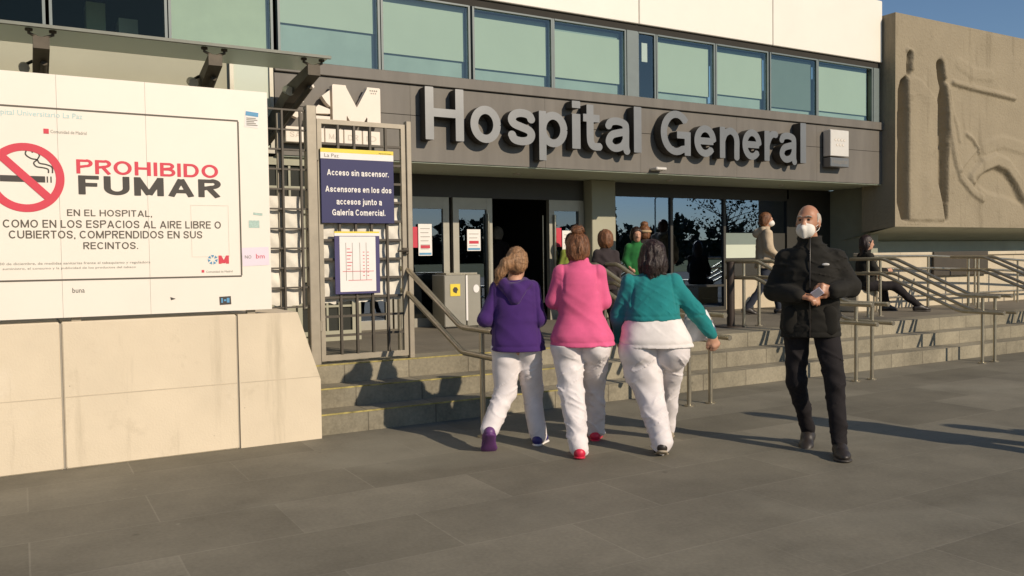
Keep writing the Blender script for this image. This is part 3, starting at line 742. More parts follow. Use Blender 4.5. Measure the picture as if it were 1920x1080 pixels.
lett('CUBIERTOS, COMPRENDIDOS EN SUS', -.058, 1.177, 1.598, .054, 'ink_brown', .075, .04)
lett('RECINTOS.', .386, .737, 1.523, .049, 'ink_brown', .075, .04)
fine_print('lettering', 'Hospital Universitario La Paz', -.16, .406, 2.423, .036, e, 'ink_cyan', nb)
fine_print('lettering', 'Comunidad de Madrid', .208, .428, 2.316, .022, e, 'ink_grey', nb)
B('logo_square', 'ink_red', nb, .166, .198, e - .001, e + .001, 2.310, 2.343)
fine_print('lettering', 'Ley de 30 de diciembre, de medidas sanitarias frente al tabaquismo y reguladora', -.21, .815, 1.420, .017, e, 'ink_grey', nb)
fine_print('lettering', 'suministro, el consumo y la publicidad de los productos del tabaco', -.10, .717, 1.388, .015, e, 'ink_grey', nb)
lett('M', 1.289, 1.364, 1.408, .062, 'ink_red', .13)
m_ = MB()
for k in range(7):
    a = R(90 + k * 360 / 7)
    m_.prism([(1.247 + .036 * math.cos(a - .33), 1.440 + .036 * math.sin(a - .33)), (1.247 + .036 * math.cos(a + .33), 1.440 + .036 * math.sin(a + .33)), (1.247 + .014 * math.cos(a), 1.440 + .014 * math.sin(a))], e - .001, e + .001)
m_.build('globe_emblem', 'ink_blue', nb)
B('logo_square', 'ink_red', nb, 1.166, 1.184, e - .001, e + .001, 1.345, 1.364)
fine_print('lettering', 'Comunidad de Madrid', 1.198, 1.388, 1.343, .015, e, 'ink_grey', nb)
# round symbol: ring, bar, cigarette, smoke
CX, CZ, RO = .052, 2.008, .232
m_ = MB(); n = 72
vo = [(CX + RO * math.cos(2 * math.pi * k / n), e - .001, CZ + RO * math.sin(2 * math.pi * k / n)) for k in range(n)]
vi = [(CX + .180 * math.cos(2 * math.pi * k / n), e - .001, CZ + .180 * math.sin(2 * math.pi * k / n)) for k in range(n)]
m_.add(vo + vi, [(k, (k + 1) % n, n + (k + 1) % n, n + k) for k in range(n)])
sy = thing_sym = m_.build('symbol_ring', 'ink_red', nb)
a = R(-45); u = Vector((math.cos(a), 0, math.sin(a))); v_ = Vector((math.sin(-a), 0, math.cos(a))) ; c0 = Vector((CX, e - .002, CZ))
v_ = Vector((-u.z, 0, u.x))
q = [c0 - u * .19 - v_ * .026, c0 + u * .19 - v_ * .026, c0 + u * .19 + v_ * .026, c0 - u * .19 + v_ * .026]
MB().add([tuple(p) for p in q], [(0, 1, 2, 3)]).build('symbol_bar', 'ink_red', nb)
MB().add([(CX - .15, e, CZ - .03), (CX + .115, e, CZ - .03), (CX + .115, e, CZ + .012), (CX - .15, e, CZ + .012)], [(0, 1, 2, 3)]).build('cigarette', 'ink_black', nb)
m_ = MB()
def ribbon(mb, pts, wd, y):
    pts = [np.array(p) for p in pts]
    L, R_ = [], []
    for i in range(len(pts)):
        tt = pts[min(i + 1, len(pts) - 1)] - pts[max(i - 1, 0)]; tt = tt / (np.linalg.norm(tt) + 1e-9); nn = np.array([-tt[1], tt[0]])
        L.append(pts[i] + nn * wd); R_.append(pts[i] - nn * wd)
    n = len(pts)
    mb.add([(p[0], y, p[1]) for p in R_] + [(p[0], y, p[1]) for p in L], [(i, i + 1, n + i + 1, n + i) for i in range(n - 1)])
ribbon(m_, cr_spline([(CX + .160, CZ + .035), (CX + .158, CZ + .075), (CX + .125, CZ + .092), (CX + .085, CZ + .10), (CX + .07, CZ + .122), (CX + .035, CZ + .13), (CX + .004, CZ + .155), (CX + .012, CZ + .185), (CX + .035, CZ + .19)]), .0045, e)
ribbon(m_, cr_spline([(CX + .136, CZ + .035), (CX + .134, CZ + .060), (CX + .105, CZ + .070), (CX + .066, CZ + .076), (CX + .05, CZ + .10), (CX + .07, CZ + .122), (CX + .085, CZ + .155), (CX + .06, CZ + .18), (CX + .04, CZ + .17)]), .0045, e)
for dx in (.128, .150): ribbon(m_, [(CX + dx, CZ - .03), (CX + dx, CZ + .012)], .004, e)
m_.build('smoke_lines', 'ink_black', nb)
# stickers and torn paper on the board
def sticker(m, x0, x1, z0, z1, tilt=0.0, y=e):
    cx, cz = (x0 + x1) / 2, (z0 + z1) / 2; c, s = math.cos(R(tilt)), math.sin(R(tilt))
    pts = [(x0, z0), (x1, z0), (x1, z1), (x0, z1)]
    return MB().add([(cx + (x - cx) * c - (z - cz) * s, y, cz + (x - cx) * s + (z - cz) * c) for x, z in pts], [(0, 1, 2, 3)]).build('sticker', m, nb)
s = sticker('paper_white', 1.508, 1.61, 2.44, 2.565, -4); ee = e - .002
MB().add([(1.512, ee, 2.53), (1.606, ee, 2.522), (1.609, ee, 2.553), (1.516, ee, 2.561)], [(0, 1, 2, 3)]).build('print', 'ink_blue', s)
m_ = MB()
for k in range(5): m_.box(1.518, 1.60 - (k % 3) * .012, ee - .0005, ee, 2.455 + k * .013, 2.461 + k * .013)
m_.build('print', 'ink_grey', s)
s = sticker('paper_lilac', 1.462, 1.664, 1.39, 1.53, 2)
fine_print('lettering', 'NO', 1.482, 1.53, 1.445, .025, ee, 'ink_grey', s)
fine_print('lettering', 'bm', 1.565, 1.63, 1.445, .035, ee, 'ink_red', s)
sticker('paper_teal', 1.517, 1.597, 1.678, 1.735); sticker('paper_teal', 1.552, 1.622, 1.775, 1.793, -6)
s = sticker('ink_black', 1.288, 1.372, 1.10, 1.162, 2)
m_ = MB()
for k in range(3): m_.box(1.30 + k * .02, 1.312 + k * .024, ee - .0005, ee, 1.115 + (k % 2) * .012, 1.15 - (k % 2) * .01)
m_.build('print', 'ink_blue', s)
fine_print('lettering', 'buna', .31, .386, 1.222, .035, e, 'ink_black', nb)
m_ = MB().prism([(.943, 1.171), (.948, 1.148), (.98, 1.157)], e - .001, e).build('sticker', 'ink_black', nb)
for (a, b, c, d_) in ((1.10, 1.37, 1.46, 1.845),):
    m_ = MB(); 
    for q in ((a, b, c, c + .004), (a, b, d_ - .004, d_), (a, a + .004, c + .004, d_ - .004), (b - .004, b, c + .004, d_ - .004)): m_.box(q[0], q[1], e + .0003, e + .0012, q[2], q[3])
    m_.build('glue_mark', 'glue', nb)

# ================================================================ glass canopy over the board
cy = thing('glass_canopy', 'frosted glass canopy on dark steel brackets above the no smoking board', 'canopy', (1, 9.3, 3.3))
MB().box(-3, 2.72, 8.28, 8.92, 3.43, 3.448).build('glass_pane', 'frost_glass', cy)
MB().box(-3, 2.74, 8.24, 8.275, 3.425, 3.452).build('edge_strip', 'edge_grey', cy)
for x in (-1.15, .215, 1.64, 2.58):
    m_ = MB()
    sec = [(x - .085, 0), (x + .085, 0)]
    vs = []
    for (y, z, hh) in ((8.30, 3.36, .10), (8.9, 3.24, .16), (9.40, 2.98, .24)):
        xk = x - (.13 * (y - 8.3) / 1.1 if x > 2 else 0)                # the last bracket runs slightly askew
        vs += [(xk - .062, y, z), (xk + .062, y, z), (xk + .062, y, z - hh), (xk - .062, y, z - hh)]
    fs = []
    for k in range(2):
        for i in range(4): fs.append((k * 4 + i, k * 4 + (i + 1) % 4, k * 4 + 4 + (i + 1) % 4, k * 4 + 4 + i))
    fs += [(3, 2, 1, 0), (8, 9, 10, 11)]
    m_.add(vs, fs); br = m_.build('bracket', 'arm_steel', cy)
    sp = MB()
    for sx in (-.09, .09):
        sp.tube([(x, 8.34, 3.35), (x + sx, 8.34, 3.39), (x + sx, 8.34, 3.428)], .014, 6); sp.tube([(x + sx, 8.34, 3.408), (x + sx, 8.34, 3.428)], .03, 8)
    sp.build('spider_clamp', 'arm_steel', br)
    MB().tube([(x - .13, 8.70, 3.16), (x - .13, 8.84, 3.20)], .045, 12).build('lamp', 'frame_alu', br)
    MB().tube([(x - .13, 8.77, 3.2), (x - .06, 8.80, 3.25)], .014, 6).build('lamp_arm', 'arm_steel', br)
    MB().tube([(x + .02, 8.5, 3.18), (x - (.20 if x > 2 else .02), 9.40, 2.70)], .028, 8).build('strut', 'arm_steel', br)

# ================================================================ gate, grille, sheets, signs on the gate
def G(x, z, Y=7.30): k = Y / 7.2; return x * k, 1.42 + (z - 1.42) * k
GY = 7.33
gt = thing('metal_gate', 'grey steel grid gate with a tall post at the top of the steps', 'gate', (2.7, GY, .5))
MB().bbox(2.185, 2.275, GY - .045, GY + .045, .5, 2.775, .006).build('post', 'gate_steel', gt)
MB().bbox(3.125, 3.175, GY - .03, GY + .03, .5, 2.70, .005).build('post', 'gate_steel', gt)
m_ = MB().box(2.285, 2.325, GY - .02, GY + .02, .53, 2.665).box(3.075, 3.115, GY - .02, GY + .02, .53, 2.665).box(2.325, 3.075, GY - .02, GY + .02, 2.625, 2.665).box(2.325, 3.075, GY - .02, GY + .02, .53, .58)
m_.build('frame', 'gate_steel', gt)
m_ = MB()
for k in range(1, 5): x = 2.325 + .75 * k / 5; m_.box(x - .010, x + .010, GY - .024, GY + .010, .58, 2.625)
for k in range(1, 12): z = .58 + 2.045 * k / 12; m_.box(2.325, 3.075, GY - .012, GY + .022, z - .010, z + .010)
m_.build('grid_bars', 'gate_bar', gt)
MB().bbox(3.06, 3.12, GY - .06, GY - .026, 1.47, 1.53, .005).build('lock', 'arm_steel', gt)
MB().tube([(3.09, GY - .06, 1.50), (3.09, GY - .10, 1.50), (2.99, GY - .10, 1.50)], .010, 8).build('handle', 'arm_steel', gt)
for z in (.8, 2.3): MB().tube([(2.28, GY - .03, z), (2.28, GY - .03, z + .09)], .014, 8).build('hinge', 'gate_steel', gt)
fn = thing('steel_grille', 'fixed steel grid panel between the gate post and the no smoking board', 'fence', (1.8, GY, .5))
m_ = MB()
for x in (1.50, 1.66, 1.82, 1.98, 2.14): m_.box(x - .008, x + .008, GY - .024, GY + .010, 1.0, 2.72)
for k in range(0, 11): z = 1.02 + .1705 * k; m_.box(1.45, 2.184, GY - .012, GY + .014, z - .007, z + .007)
m_.build('grid_bars', 'gate_bar', fn)
MB().box(1.95, 2.0, GY + .03, GY + .07, .5, 2.70).build('post', 'gate_steel', fn)
def cloth(name, x0, x1, z0, z1, y, label, seed):
    rs = np.random.RandomState(seed); nx_, nz_ = 46, 60
    ph = rs.uniform(0, 6, 6)
    vs = []
    for i in range(nx_):
        for j in range(nz_):
            u = i / (nx_ - 1); x = x0 + (x1 - x0) * u; v = j / (nz_ - 1)
            zb = z0 + .012 * math.sin(u * 19 + ph[0]) + .008 * math.sin(u * 47 + ph[1])
            z = zb + (z1 - zb) * v
            vs.append((x, y + .008 * math.sin(z * 36.8 + ph[2]) * math.sin(x * 42 + ph[3]) + .005 * math.sin(x * 23 + z * 17 + ph[4]), z))
    fs = [(i * nz_ + j, (i + 1) * nz_ + j, (i + 1) * nz_ + j + 1, i * nz_ + j + 1) for i in range(nx_ - 1) for j in range(nz_ - 1)]
    o = MB().add(vs, fs, True).build(name, 'sheet', None)
    return tag(o, label, 'plastic sheet')
cloth('plastic_sheet', 2.33, 3.07, 1.045, 1.985, GY + .045, 'creased white plastic sheet tied behind the bars of the gate', 1)
cloth('plastic_sheet', 1.48, 2.17, 1.03, 1.985, GY + .045, 'creased white plastic sheet behind the grille left of the gate post', 2)

SY = GY - .034
ad = thing('access_sign', 'dark blue sign with white lettering about the lifts hung on the gate', 'sign', (2.65, SY, 1.8))
x0, _ = G(2.272, 2); x1, _ = G(2.945, 2); _, z0 = G(2, 1.748); _, z1 = G(2, 2.305); _, z2 = G(2, 2.36); _, z3 = G(2, 2.395)
MB().bbox(x0, x1, SY - .012, SY, z0, z1, .002).build('plate', 'sign_blue', ad)
B('header_strip', 'paper_white', ad, x0, x1, SY - .012, SY, z1 + .0005, z2)
B('yellow_strip', 'sign_yellow', ad, x0, x1, SY - .012, SY, z2 + .0005, z3)
ey = SY - .014
fine_print('lettering', 'La Paz', x0 + .035, x0 + .165, z1 + .014, .032, ey, 'ink_grey', ad)
fine_print('lettering', 'Mantenimiento', x1 - .14, x1 - .02, z2 + .006, .012, ey, 'ink_brown', ad)
for tx, a, b, zz, cc in (('Acceso sin ascensor.', 2.327, 2.897, 2.162, .055), ('Ascensores en los dos', 2.309, 2.920, 2.018, .055), ('accesos junto a', 2.407, 2.826, 1.910, .055), ('Galería Comercial.', 2.366, 2.858, 1.815, .055)):
    xa, zz2 = G(a, zz); xb, _ = G(b, zz)
    letters(tx, xa, xb, zz2, cc * .98, ey, 0, .088, .035).build('lettering', 'paper_white', ad)
mp = thing('floor_plan_sign', 'white floor plan in a violet frame hung on the gate below the blue sign', 'sign', (2.65, SY, 1.4))
x0, _ = G(2.381, 2); x1, _ = G(2.797, 2); _, z0 = G(2, 1.124); _, z1 = G(2, 1.635); _, z2 = G(2, 1.675)
MB().bbox(x0, x1, SY - .012, SY, z0, z1, .002).build('frame', 'sign_violet', mp)
B('yellow_strip', 'sign_yellow', mp, x0, x1, SY - .012, SY, z1 + .026, z2)
B('header_strip', 'paper_white', mp, x0, x1, SY - .012, SY, z1 + .0005, z1 + .0255)
pp = B('plan', 'paper_white', mp, x0 + .045, x1 - .04, SY - .014, SY - .0125, z0 + .02, z1 - .005)
m_ = MB(); ey = SY - .0155; rs = np.random.RandomState(7)
for xx in (.10, .16, .23, .29): m_.box(x0 + xx, x0 + xx + .004, ey, ey + .001, z0 + .12, z1 - .06)
m_.build('plan_lines', 'ink_grey', mp)
m_ = MB()
m_.box(x0 + .07, x1 - .06, ey - .001, ey, z0 + .20, z0 + .204); m_.box(x0 + .12, x1 - .08, ey - .001, ey, z0 + .12, z0 + .124)
for k in range(16): m_.box(x0 + .26 + (k % 2) * .04, x0 + .275 + (k % 2) * .04, ey - .001, ey, z0 + .16 + (k // 2) * .03, z0 + .166 + (k // 2) * .03)
for k in range(7): m_.box(x0 + .11, x0 + .14 + .01 * (k % 3), ey - .001, ey, z0 + .22 + k * .03, z0 + .226 + k * .03)
m_.build('plan_lines', 'ink_red', mp)

# ================================================================ stair handrails
def handrail(loc, label, pair=.27):
    x, dy = loc
    t = thing('stair_handrail', label, 'handrail', (x, 6.17 + dy, 0), 'steel stair handrails on the entrance steps')
    for ox in ((0, pair) if pair else (0,)):
        X = x + ox
        for nm, dz, ext in (('top_rail', 0, 0), ('lower_rail', -.205, .06)):
            pts = [(X, 8.15 + dy, 1.335 + dz), (X, 7.62 + dy + ext * .6, 1.335 + dz), (X, 7.55 + dy + ext * .6, 1.315 + dz), (X, 6.53 + dy - ext * .3, .875 + dz), (X, 6.45 + dy - ext * .3, .858 + dz), (X, 5.97 + dy - ext, .858 + dz)]
            MB().tube(pts, .024, 10).build(nm, 'rail_steel', t)
            MB().tube([(X, 5.97 + dy - ext, .858 + dz), (X, 5.955 + dy - ext, .858 + dz)], .0255, 10).build('end_cap', 'rail_tip', t)
        for (py, z0, z1) in ((7.87, .5, 1.32), (6.19, 0, .84)):
            MB().tube([(X + .03, py + dy, z0), (X + .03, py + dy, z1)], .021, 10).build('post', 'rail_steel', t)
            MB().tube([(X + .03, py + dy, z0), (X + .03, py + dy, z0 + .012)], .05, 12).build('base_plate', 'rail_steel', t)
    return t
def copy_tree(o, p=None):
    c = o.copy(); COL.objects.link(c)
    if p:
        c.parent = p; c.matrix_parent_inverse = o.matrix_parent_inverse.copy()
    for ch in o.children: copy_tree(ch, c)
    return c
h2 = handrail((7.95, 0), 'double steel stair handrail right behind the man in the black jacket')
for x, dy, lb in ((5.40, -.13, 'double steel stair handrail mostly hidden behind the woman in turquoise'),
                  (10.52, .11, 'double steel stair handrail right of the seated woman, its end caps catching the sun'),
                  (13.12, .22, 'rightmost double steel stair handrail, cut by the edge of the picture')):
    c = copy_tree(h2); c.location = (x, 6.17 + dy, 0); c['label'] = lb
handrail((3.12, -.27), 'single steel stair handrail between the gate and the woman in purple', 0)

bo = thing('bollard', 'dark brown post on a flat base plate at the top of the steps', 'post', (7.90, 8.02, .5))
MB().tube([(7.90, 8.02, .51), (7.90, 8.02, 1.31)], .05, 16).build('post', 'bollard', bo)
MB().tube([(7.90, 8.02, 1.31), (7.90, 8.02, 1.335)], .054, 16).build('cap', 'bollard', bo)
MB().tube([(7.90, 8.02, .50), (7.90, 8.02, .512)], .20, 24).build('base', 'bollard', bo)

# ================================================================ cabinet and notices by the doors
cb = thing('steel_cabinet', 'grey steel cabinet with a yellow warning sign in front of the left doors', 'cabinet', (5.15, 10.2, .5))
MB().bbox(4.80, 5.12, 10.05, 10.42, .52, 1.21, .01).build('body', 'cabinet', cb)
MB().bbox(5.13, 5.34, 10.05, 10.42, .52, 1.21, .01).build('body', 'cabinet', cb)
B('plinth', 'frame_dark', cb, 4.83, 5.31, 10.08, 10.40, .5, .52)
B('edge_strip', 'paper_white', cb, 5.112, 5.138, 10.035, 10.049, .60, 1.20)
yy = 10.046
B('warning_sign', 'sign_yellow', cb, 4.885, 5.03, yy - .002, yy, .93, 1.09)
m_ = MB().prism([(4.93, .985), (4.975, .965), (4.985, 1.0), (5.0, 1.01), (4.98, 1.045), (4.945, 1.05), (4.92, 1.02)], yy - .005, yy - .003)
m_.build('pictogram', 'ink_black', cb)
MB().prism(arc(5.27, 1.02, .045, 0, 340, 16, .055), yy - .003, yy - .001).build('dial', 'paper_white', cb)
B('tray', 'rail_steel', cb, 4.84, 5.30, 10.07, 10.40, 1.211, 1.235)
def notice(x0, x1, z0, z1, label, red, blue, y=10.56):
    t = thing('paper_notice', label, 'notice', ((x0 + x1) / 2, y, z0), 'paper notices taped to the entrance doors')
    B('sheet', 'paper_white', t, x0, x1, y, y + .003, z0, z1)
    m_ = MB()
    zz = z1 - .06
    for k in range(int((z1 - z0) / .06) - 1):
        m_.box(x0 + .03, x1 - .03 - .02 * (k % 2), y - .001, y - .0002, zz - k * .055 - .008, zz - k * .055)
    m_.build('print', 'ink_grey', t)
    m_ = MB().box(x0 + .03, x1 - .03, y - .002, y - .0012, z0 + .10, z0 + .14); m_.build('print', 'red_paint', t)
    B('blue_strip', 'ink_blue', t, x0 + .01, x1 - .01, y - .002, y - .0012, z0 + .012, z0 + .04)
notice(4.67, 4.87, 1.47, 1.90, 'tall white notice taped to the left glass door beside a red poster', 1, 1)
notice(5.41, 5.62, 1.53, 1.83, 'small white notice on the glass door left of the dark doorway', 1, 1)
notice(7.00, 7.17, 1.35, 1.82, 'white notice on the glass door right of the dark doorway', 1, 1)
for (x0, x1, lb) in ((4.53, 4.665, 'red poster on the left glass door behind the tall white notice'), (6.87, 6.995, 'red poster on the glass door right of the dark doorway')):
    o = B('poster', 'red_paint', None, x0, x1, 10.575, 10.579, 1.58, 1.86); tag(o, lb, 'poster')

# ================================================================ park across the road, seen in the window's reflection
rs = np.random.RandomState(11)
def leaves(mb, c, rad, n, s, rs=rs):
    p = rs.normal(size=(n, 3)); p /= np.linalg.norm(p, axis=1)[:, None]; p *= rs.uniform(.45, 1, (n, 1)) ** .5
    p = p * np.array(rad) + np.array(c)
    for q in p:
        a = rs.normal(size=3); a /= np.linalg.norm(a); b = np.cross(a, rs.normal(size=3)); b /= np.linalg.norm(b) + 1e-9
        k = s * rs.uniform(.6, 1.3)
        mb.add([tuple(q - a * k), tuple(q + b * k * .6), tuple(q + a * k), tuple(q - b * k * .6)], [(0, 1, 2, 3)])
m_ = MB()
for k in range(60):
    x = 40 + k * 5.6 + rs.uniform(-2, 2); h_ = rs.uniform(9.5, 13.5) + 2.0 * math.sin(k * .5)
    leaves(m_, (x, -200 + rs.uniform(-6, 6), h_ * .5), (5.2, 4.0, h_ * .52), 110, 1.5)
m_.box(30, 380, -212, -209, 0, 7)
tag(m_.build('distant_wood', 'leaf'), None, None, None, 'stuff')
for (x, y, h_, lb) in ((65.5, -66, 8.4, 'tall dark cypress across the road, seen mirrored in the entrance window'), (79.7, -70, 7.0, 'shorter dark cypress across the road, mirrored right of the tall one')):
    t = thing('cypress_tree', lb, 'tree', (x, y, 0))
    m_ = MB()
    for k in range(14):
        f_ = k / 13; leaves(m_, (x, y, .8 + f_ * (h_ - 1)), (.95 * (1 - f_) ** .7 + .12, .95 * (1 - f_) ** .7 + .12, .7), 60, .35)
    m_.build('crown', 'leaf', t); MB().tube([(x, y, 0), (x, y, h_ * .5)], .18, 8).build('trunk', 'bark', t)
t = thing('street_tree', 'thin leaved street tree across the road, mirrored at the right of the entrance window', 'tree', (50, -30, 0))
m_ = MB(); m_.tube([(50, -30, 0), (50.1, -30, 2.5), (50, -30.1, 5.5)], .2, 8, .08)
lf = MB()
for k in range(26):
    a = rs.uniform(0, 6.28); z = rs.uniform(2.2, 4.6); r = rs.uniform(1.2, 2.8)
    p = (50 + r * math.cos(a), -30 + r * math.sin(a), z + rs.uniform(.6, 2.0))
    m_.tube([(50, -30, z), ((50 + p[0]) / 2, (-30 + p[1]) / 2, z + .5), p], .05, 5, .012); leaves(lf, p, (.8, .8, .6), 22, .14)
m_.build('trunk', 'bark', t); lf.build('crown', 'leaf', t)
for (x, lb) in ((59.2, 'street lamp on a curved mast across the road, mirrored in the entrance window'), (61.6, 'taller straight street lamp across the road, mirrored in the entrance window')):
    t = thing('street_lamp', lb, 'street lamp', (x, -50, 0))
    MB().tube([(x, -50, 0), (x, -50, 7.5), (x + .3, -50, 8.0), (x + 1.0, -50, 8.1)], .09, 8, .05).build('mast', 'frame_alu', t)
    MB().bbox(x + .9, x + 1.5, -50.15, -49.85, 8.0, 8.18, .03).build('lamp_head', 'frame_alu', t)

# ================================================================ people: bodies grown from blended round cones, one surface each
def _lat(ix, iy, iz, seed):
    n = (ix * 73856093) ^ (iy * 19349663) ^ (iz * 83492791) ^ (seed * 2654435)
    n = (n ^ (n >> 13)) * 1274126177
    return ((n ^ (n >> 16)) & 0xffff) / 32767.5 - 1.0
def noise3(P, seed=0):
    i = np.floor(P).astype(np.int64); f = P - i; f = f * f * (3 - 2 * f)
    out = 0
    for dx in (0, 1):
        for dy in (0, 1):
            for dz in (0, 1):
                w_ = (f[..., 0] if dx else 1 - f[..., 0]) * (f[..., 1] if dy else 1 - f[..., 1]) * (f[..., 2] if dz else 1 - f[..., 2])
                out = out + w_ * _lat(i[..., 0] + dx, i[..., 1] + dy, i[..., 2] + dz, seed)
    return out
A_ = lambda *p: np.array(p, float)
def cone(a, b, ra, rb, sq=None):
    """round cone; sq = (axis, factor) squashes it along one direction"""
    a, b = np.array(a, float), np.array(b, float)
    m = max(ra, rb)
    lo, hi = np.minimum(a, b) - m * 1.3, np.maximum(a, b) + m * 1.3
    ab = b - a; L2 = ab @ ab + 1e-12
    def f(P):
        t = np.clip(((P - a) @ ab) / L2, 0, 1)
        v = P - a - t[..., None] * ab
        if sq is not None:
            ax = np.array(sq[0], float); ax /= np.linalg.norm(ax)
            k = v @ ax; v = v + (k * (1 / sq[1] - 1))[..., None] * ax
        d = np.linalg.norm(v, axis=-1) - (ra + (rb - ra) * t)
        return d * (sq[1] if sq is not None else 1)
    return (f, lo, hi)
def ell3(c, r, rot=None):
    c, r = np.array(c, float), np.array(r, float); m = r.max()
    def f(P):
        q = P - c
        if rot is not None: q = q @ rot
        k0 = np.linalg.norm(q / r, axis=-1); k1 = np.linalg.norm(q / r ** 2, axis=-1) + 1e-9
        return k0 * (k0 - 1) / k1
    return (f, c - m, c + m)
def chain(pts, rs_, sq=None): return [cone(pts[i], pts[i + 1], rs_[i], rs_[i + 1], sq) for i in range(len(pts) - 1)]
def loft(st, ex=2.3):
    """stations (z, cx, cy, half width, half depth), flat cut ends"""
    st = sorted(st); zs = np.array([s[0] for s in st]); V = np.array([s[1:] for s in st])
    lo = np.array([(V[:, 0] - V[:, 2]).min(), (V[:, 1] - V[:, 3]).min(), zs[0]]); hi = np.array([(V[:, 0] + V[:, 2]).max(), (V[:, 1] + V[:, 3]).max(), zs[-1]])
    def f(P):
        z = np.clip(P[..., 2], zs[0], zs[-1])
        cx, cy, a, b = (np.interp(z, zs, V[:, i]) for i in range(4))
        q = (np.abs((P[..., 0] - cx) / a) ** ex + np.abs((P[..., 1] - cy) / b) ** ex) ** (1 / ex)
        d = (q - 1) * np.minimum(a, b)
        return np.maximum(d, np.maximum(P[..., 2] - zs[-1], zs[0] - P[..., 2]))
    return (f, lo, hi)

def grow(name, prims, m, parent, F, vox=.012, k=.03, cuts=(), subs=(), disp=None, smooth=0):
    """smooth union of prims -> surface nets mesh; F maps local points to the world"""
    lo = np.min([p[1] for p in prims], 0) - 3 * vox; hi = np.max([p[2] for p in prims], 0) + 3 * vox
    n = np.ceil((hi - lo) / vox).astype(int) + 1
    ax = [lo[i] + vox * np.arange(n[i]) for i in range(3)]
    D = np.full(tuple(n), 1.0, np.float64)
    def win(p, pad):
        a = np.maximum(np.floor((p[1] - pad - lo) / vox).astype(int), 0); b = np.minimum(np.ceil((p[2] + pad - lo) / vox).astype(int) + 1, n)
        sl = tuple(slice(a[i], b[i]) for i in range(3))
        P = np.stack(np.meshgrid(*[ax[i][sl[i]] for i in range(3)], indexing='ij'), -1)
        return sl, P
    for p in prims:
        sl, P = win(p, k + 2 * vox)
        d = p[0](P); o = D[sl]
        h = np.clip(.5 + .5 * (o - d) / k, 0, 1)
        D[sl] = o * (1 - h) + d * h - k * h * (1 - h)
    for p in subs:
        sl, P = win(p, 2 * vox); D[sl] = np.maximum(D[sl], -p[0](P))
    near = np.abs(D) < 3.0 * vox + .02
    if disp is not None or cuts:
        idx = np.nonzero(near); Pn = np.stack([ax[i][idx[i]] for i in range(3)], -1)
        if disp is not None: D[idx] += disp(Pn)
        for c in cuts: D[idx] = np.maximum(D[idx], c(Pn))
        for c in cuts:
            idx2 = np.nonzero((D < 0) & ~near); P2 = np.stack([ax[i][idx2[i]] for i in range(3)], -1); D[idx2] = np.maximum(D[idx2], c(P2))
    # surface nets
    ins = D < 0
    s = np.zeros(tuple(n - 1), int)
    for dx in (0, 1):
        for dy in (0, 1):
            for dz in (0, 1):
                s += ins[dx:n[0] - 1 + dx, dy:n[1] - 1 + dy, dz:n[2] - 1 + dz]
    act = (s > 0) & (s < 8)
    ci = np.argwhere(act); vid = -np.ones(tuple(n - 1), int); vid[act] = np.arange(len(ci))
    acc = np.zeros((len(ci), 3)); cnt = np.zeros(len(ci))
    cor = [(0, 0, 0), (1, 0, 0), (0, 1, 0), (1, 1, 0), (0, 0, 1), (1, 0, 1), (0, 1, 1), (1, 1, 1)]
    for a in range(8):
        for b in range(a + 1, 8):
            ca, cb = np.array(cor[a]), np.array(cor[b])
            if np.abs(ca - cb).sum() != 1: continue
            da = D[tuple((ci + ca).T)]; db = D[tuple((ci + cb).T)]
            x = (da < 0) != (db < 0); t = np.where(x, da / np.where(x, da - db, 1), 0)
            acc += np.where(x[:, None], ca + t[:, None] * (cb - ca), 0); cnt += x
    V = lo + (ci + acc / cnt[:, None]) * vox
    quads = []
    for axi in range(3):
        o1, o2 = [(1, 2), (2, 0), (0, 1)][axi]
        sh = [slice(0, n[i]) for i in range(3)]; sa, sb = list(sh), list(sh)
        sa[axi] = slice(0, n[axi] - 1); sb[axi] = slice(1, n[axi])
        fl = ins[tuple(sa)] != ins[tuple(sb)]
        e = np.argwhere(fl)
        e = e[(e[:, o1] > 0) & (e[:, o2] > 0) & (e[:, o1] < n[o1] - 1) & (e[:, o2] < n[o2] - 1)]
        u1 = np.zeros(3, int); u1[o1] = 1; u2 = np.zeros(3, int); u2[o2] = 1
        q = np.stack([vid[tuple((e - u1 - u2).T)], vid[tuple((e - u2).T)], vid[tuple(e.T)], vid[tuple((e - u1).T)]], 1)
        fwd = ins[tuple(e.T)]
        quads.append(np.where(fwd[:, None], q, q[:, ::-1]))
    Q = np.concatenate(quads)
    for _ in range(smooth):
        s_ = np.zeros_like(V); c_ = np.zeros(len(V))
        for i in range(4):
            np.add.at(s_, Q[:, i], V[Q[:, (i + 1) % 4]]); np.add.at(c_, Q[:, i], 1)
        V = V * .5 + .5 * s_ / np.maximum(c_, 1)[:, None]
    # keep the largest pieces only (drop crumbs)
    lab = np.arange(len(V))
    for _ in range(400):
        mn = lab[Q].min(1); new = lab.copy()
        for i in range(4): np.minimum.at(new, Q[:, i], mn)
        new = new[new]
        if (new == lab).all(): break
        lab = new
    u, cn = np.unique(lab, return_counts=True)
    ok = np.isin(lab, u[cn > max(60, cn.max() * .004)])
    Q = Q[ok[Q[:, 0]]]; used = np.zeros(len(V), bool); used[Q] = True
    rm = np.cumsum(used) - 1; V = V[used]; Q = rm[Q]
    W = F(V)
    me = bpy.data.meshes.new(name)
    me.vertices.add(len(W)); me.vertices.foreach_set('co', W.ravel())
    me.loops.add(Q.size); me.loops.foreach_set('vertex_index', Q.ravel())
    me.polygons.add(len(Q)); me.polygons.foreach_set('loop_start', np.arange(0, Q.size, 4)); me.polygons.foreach_set('loop_total', np.full(len(Q), 4))
    me.update(calc_edges=True); me.validate()
    me.polygons.foreach_set('use_smooth', np.ones(len(me.polygons), bool))
    o = bpy.data.objects.new(name, me); COL.objects.link(o)
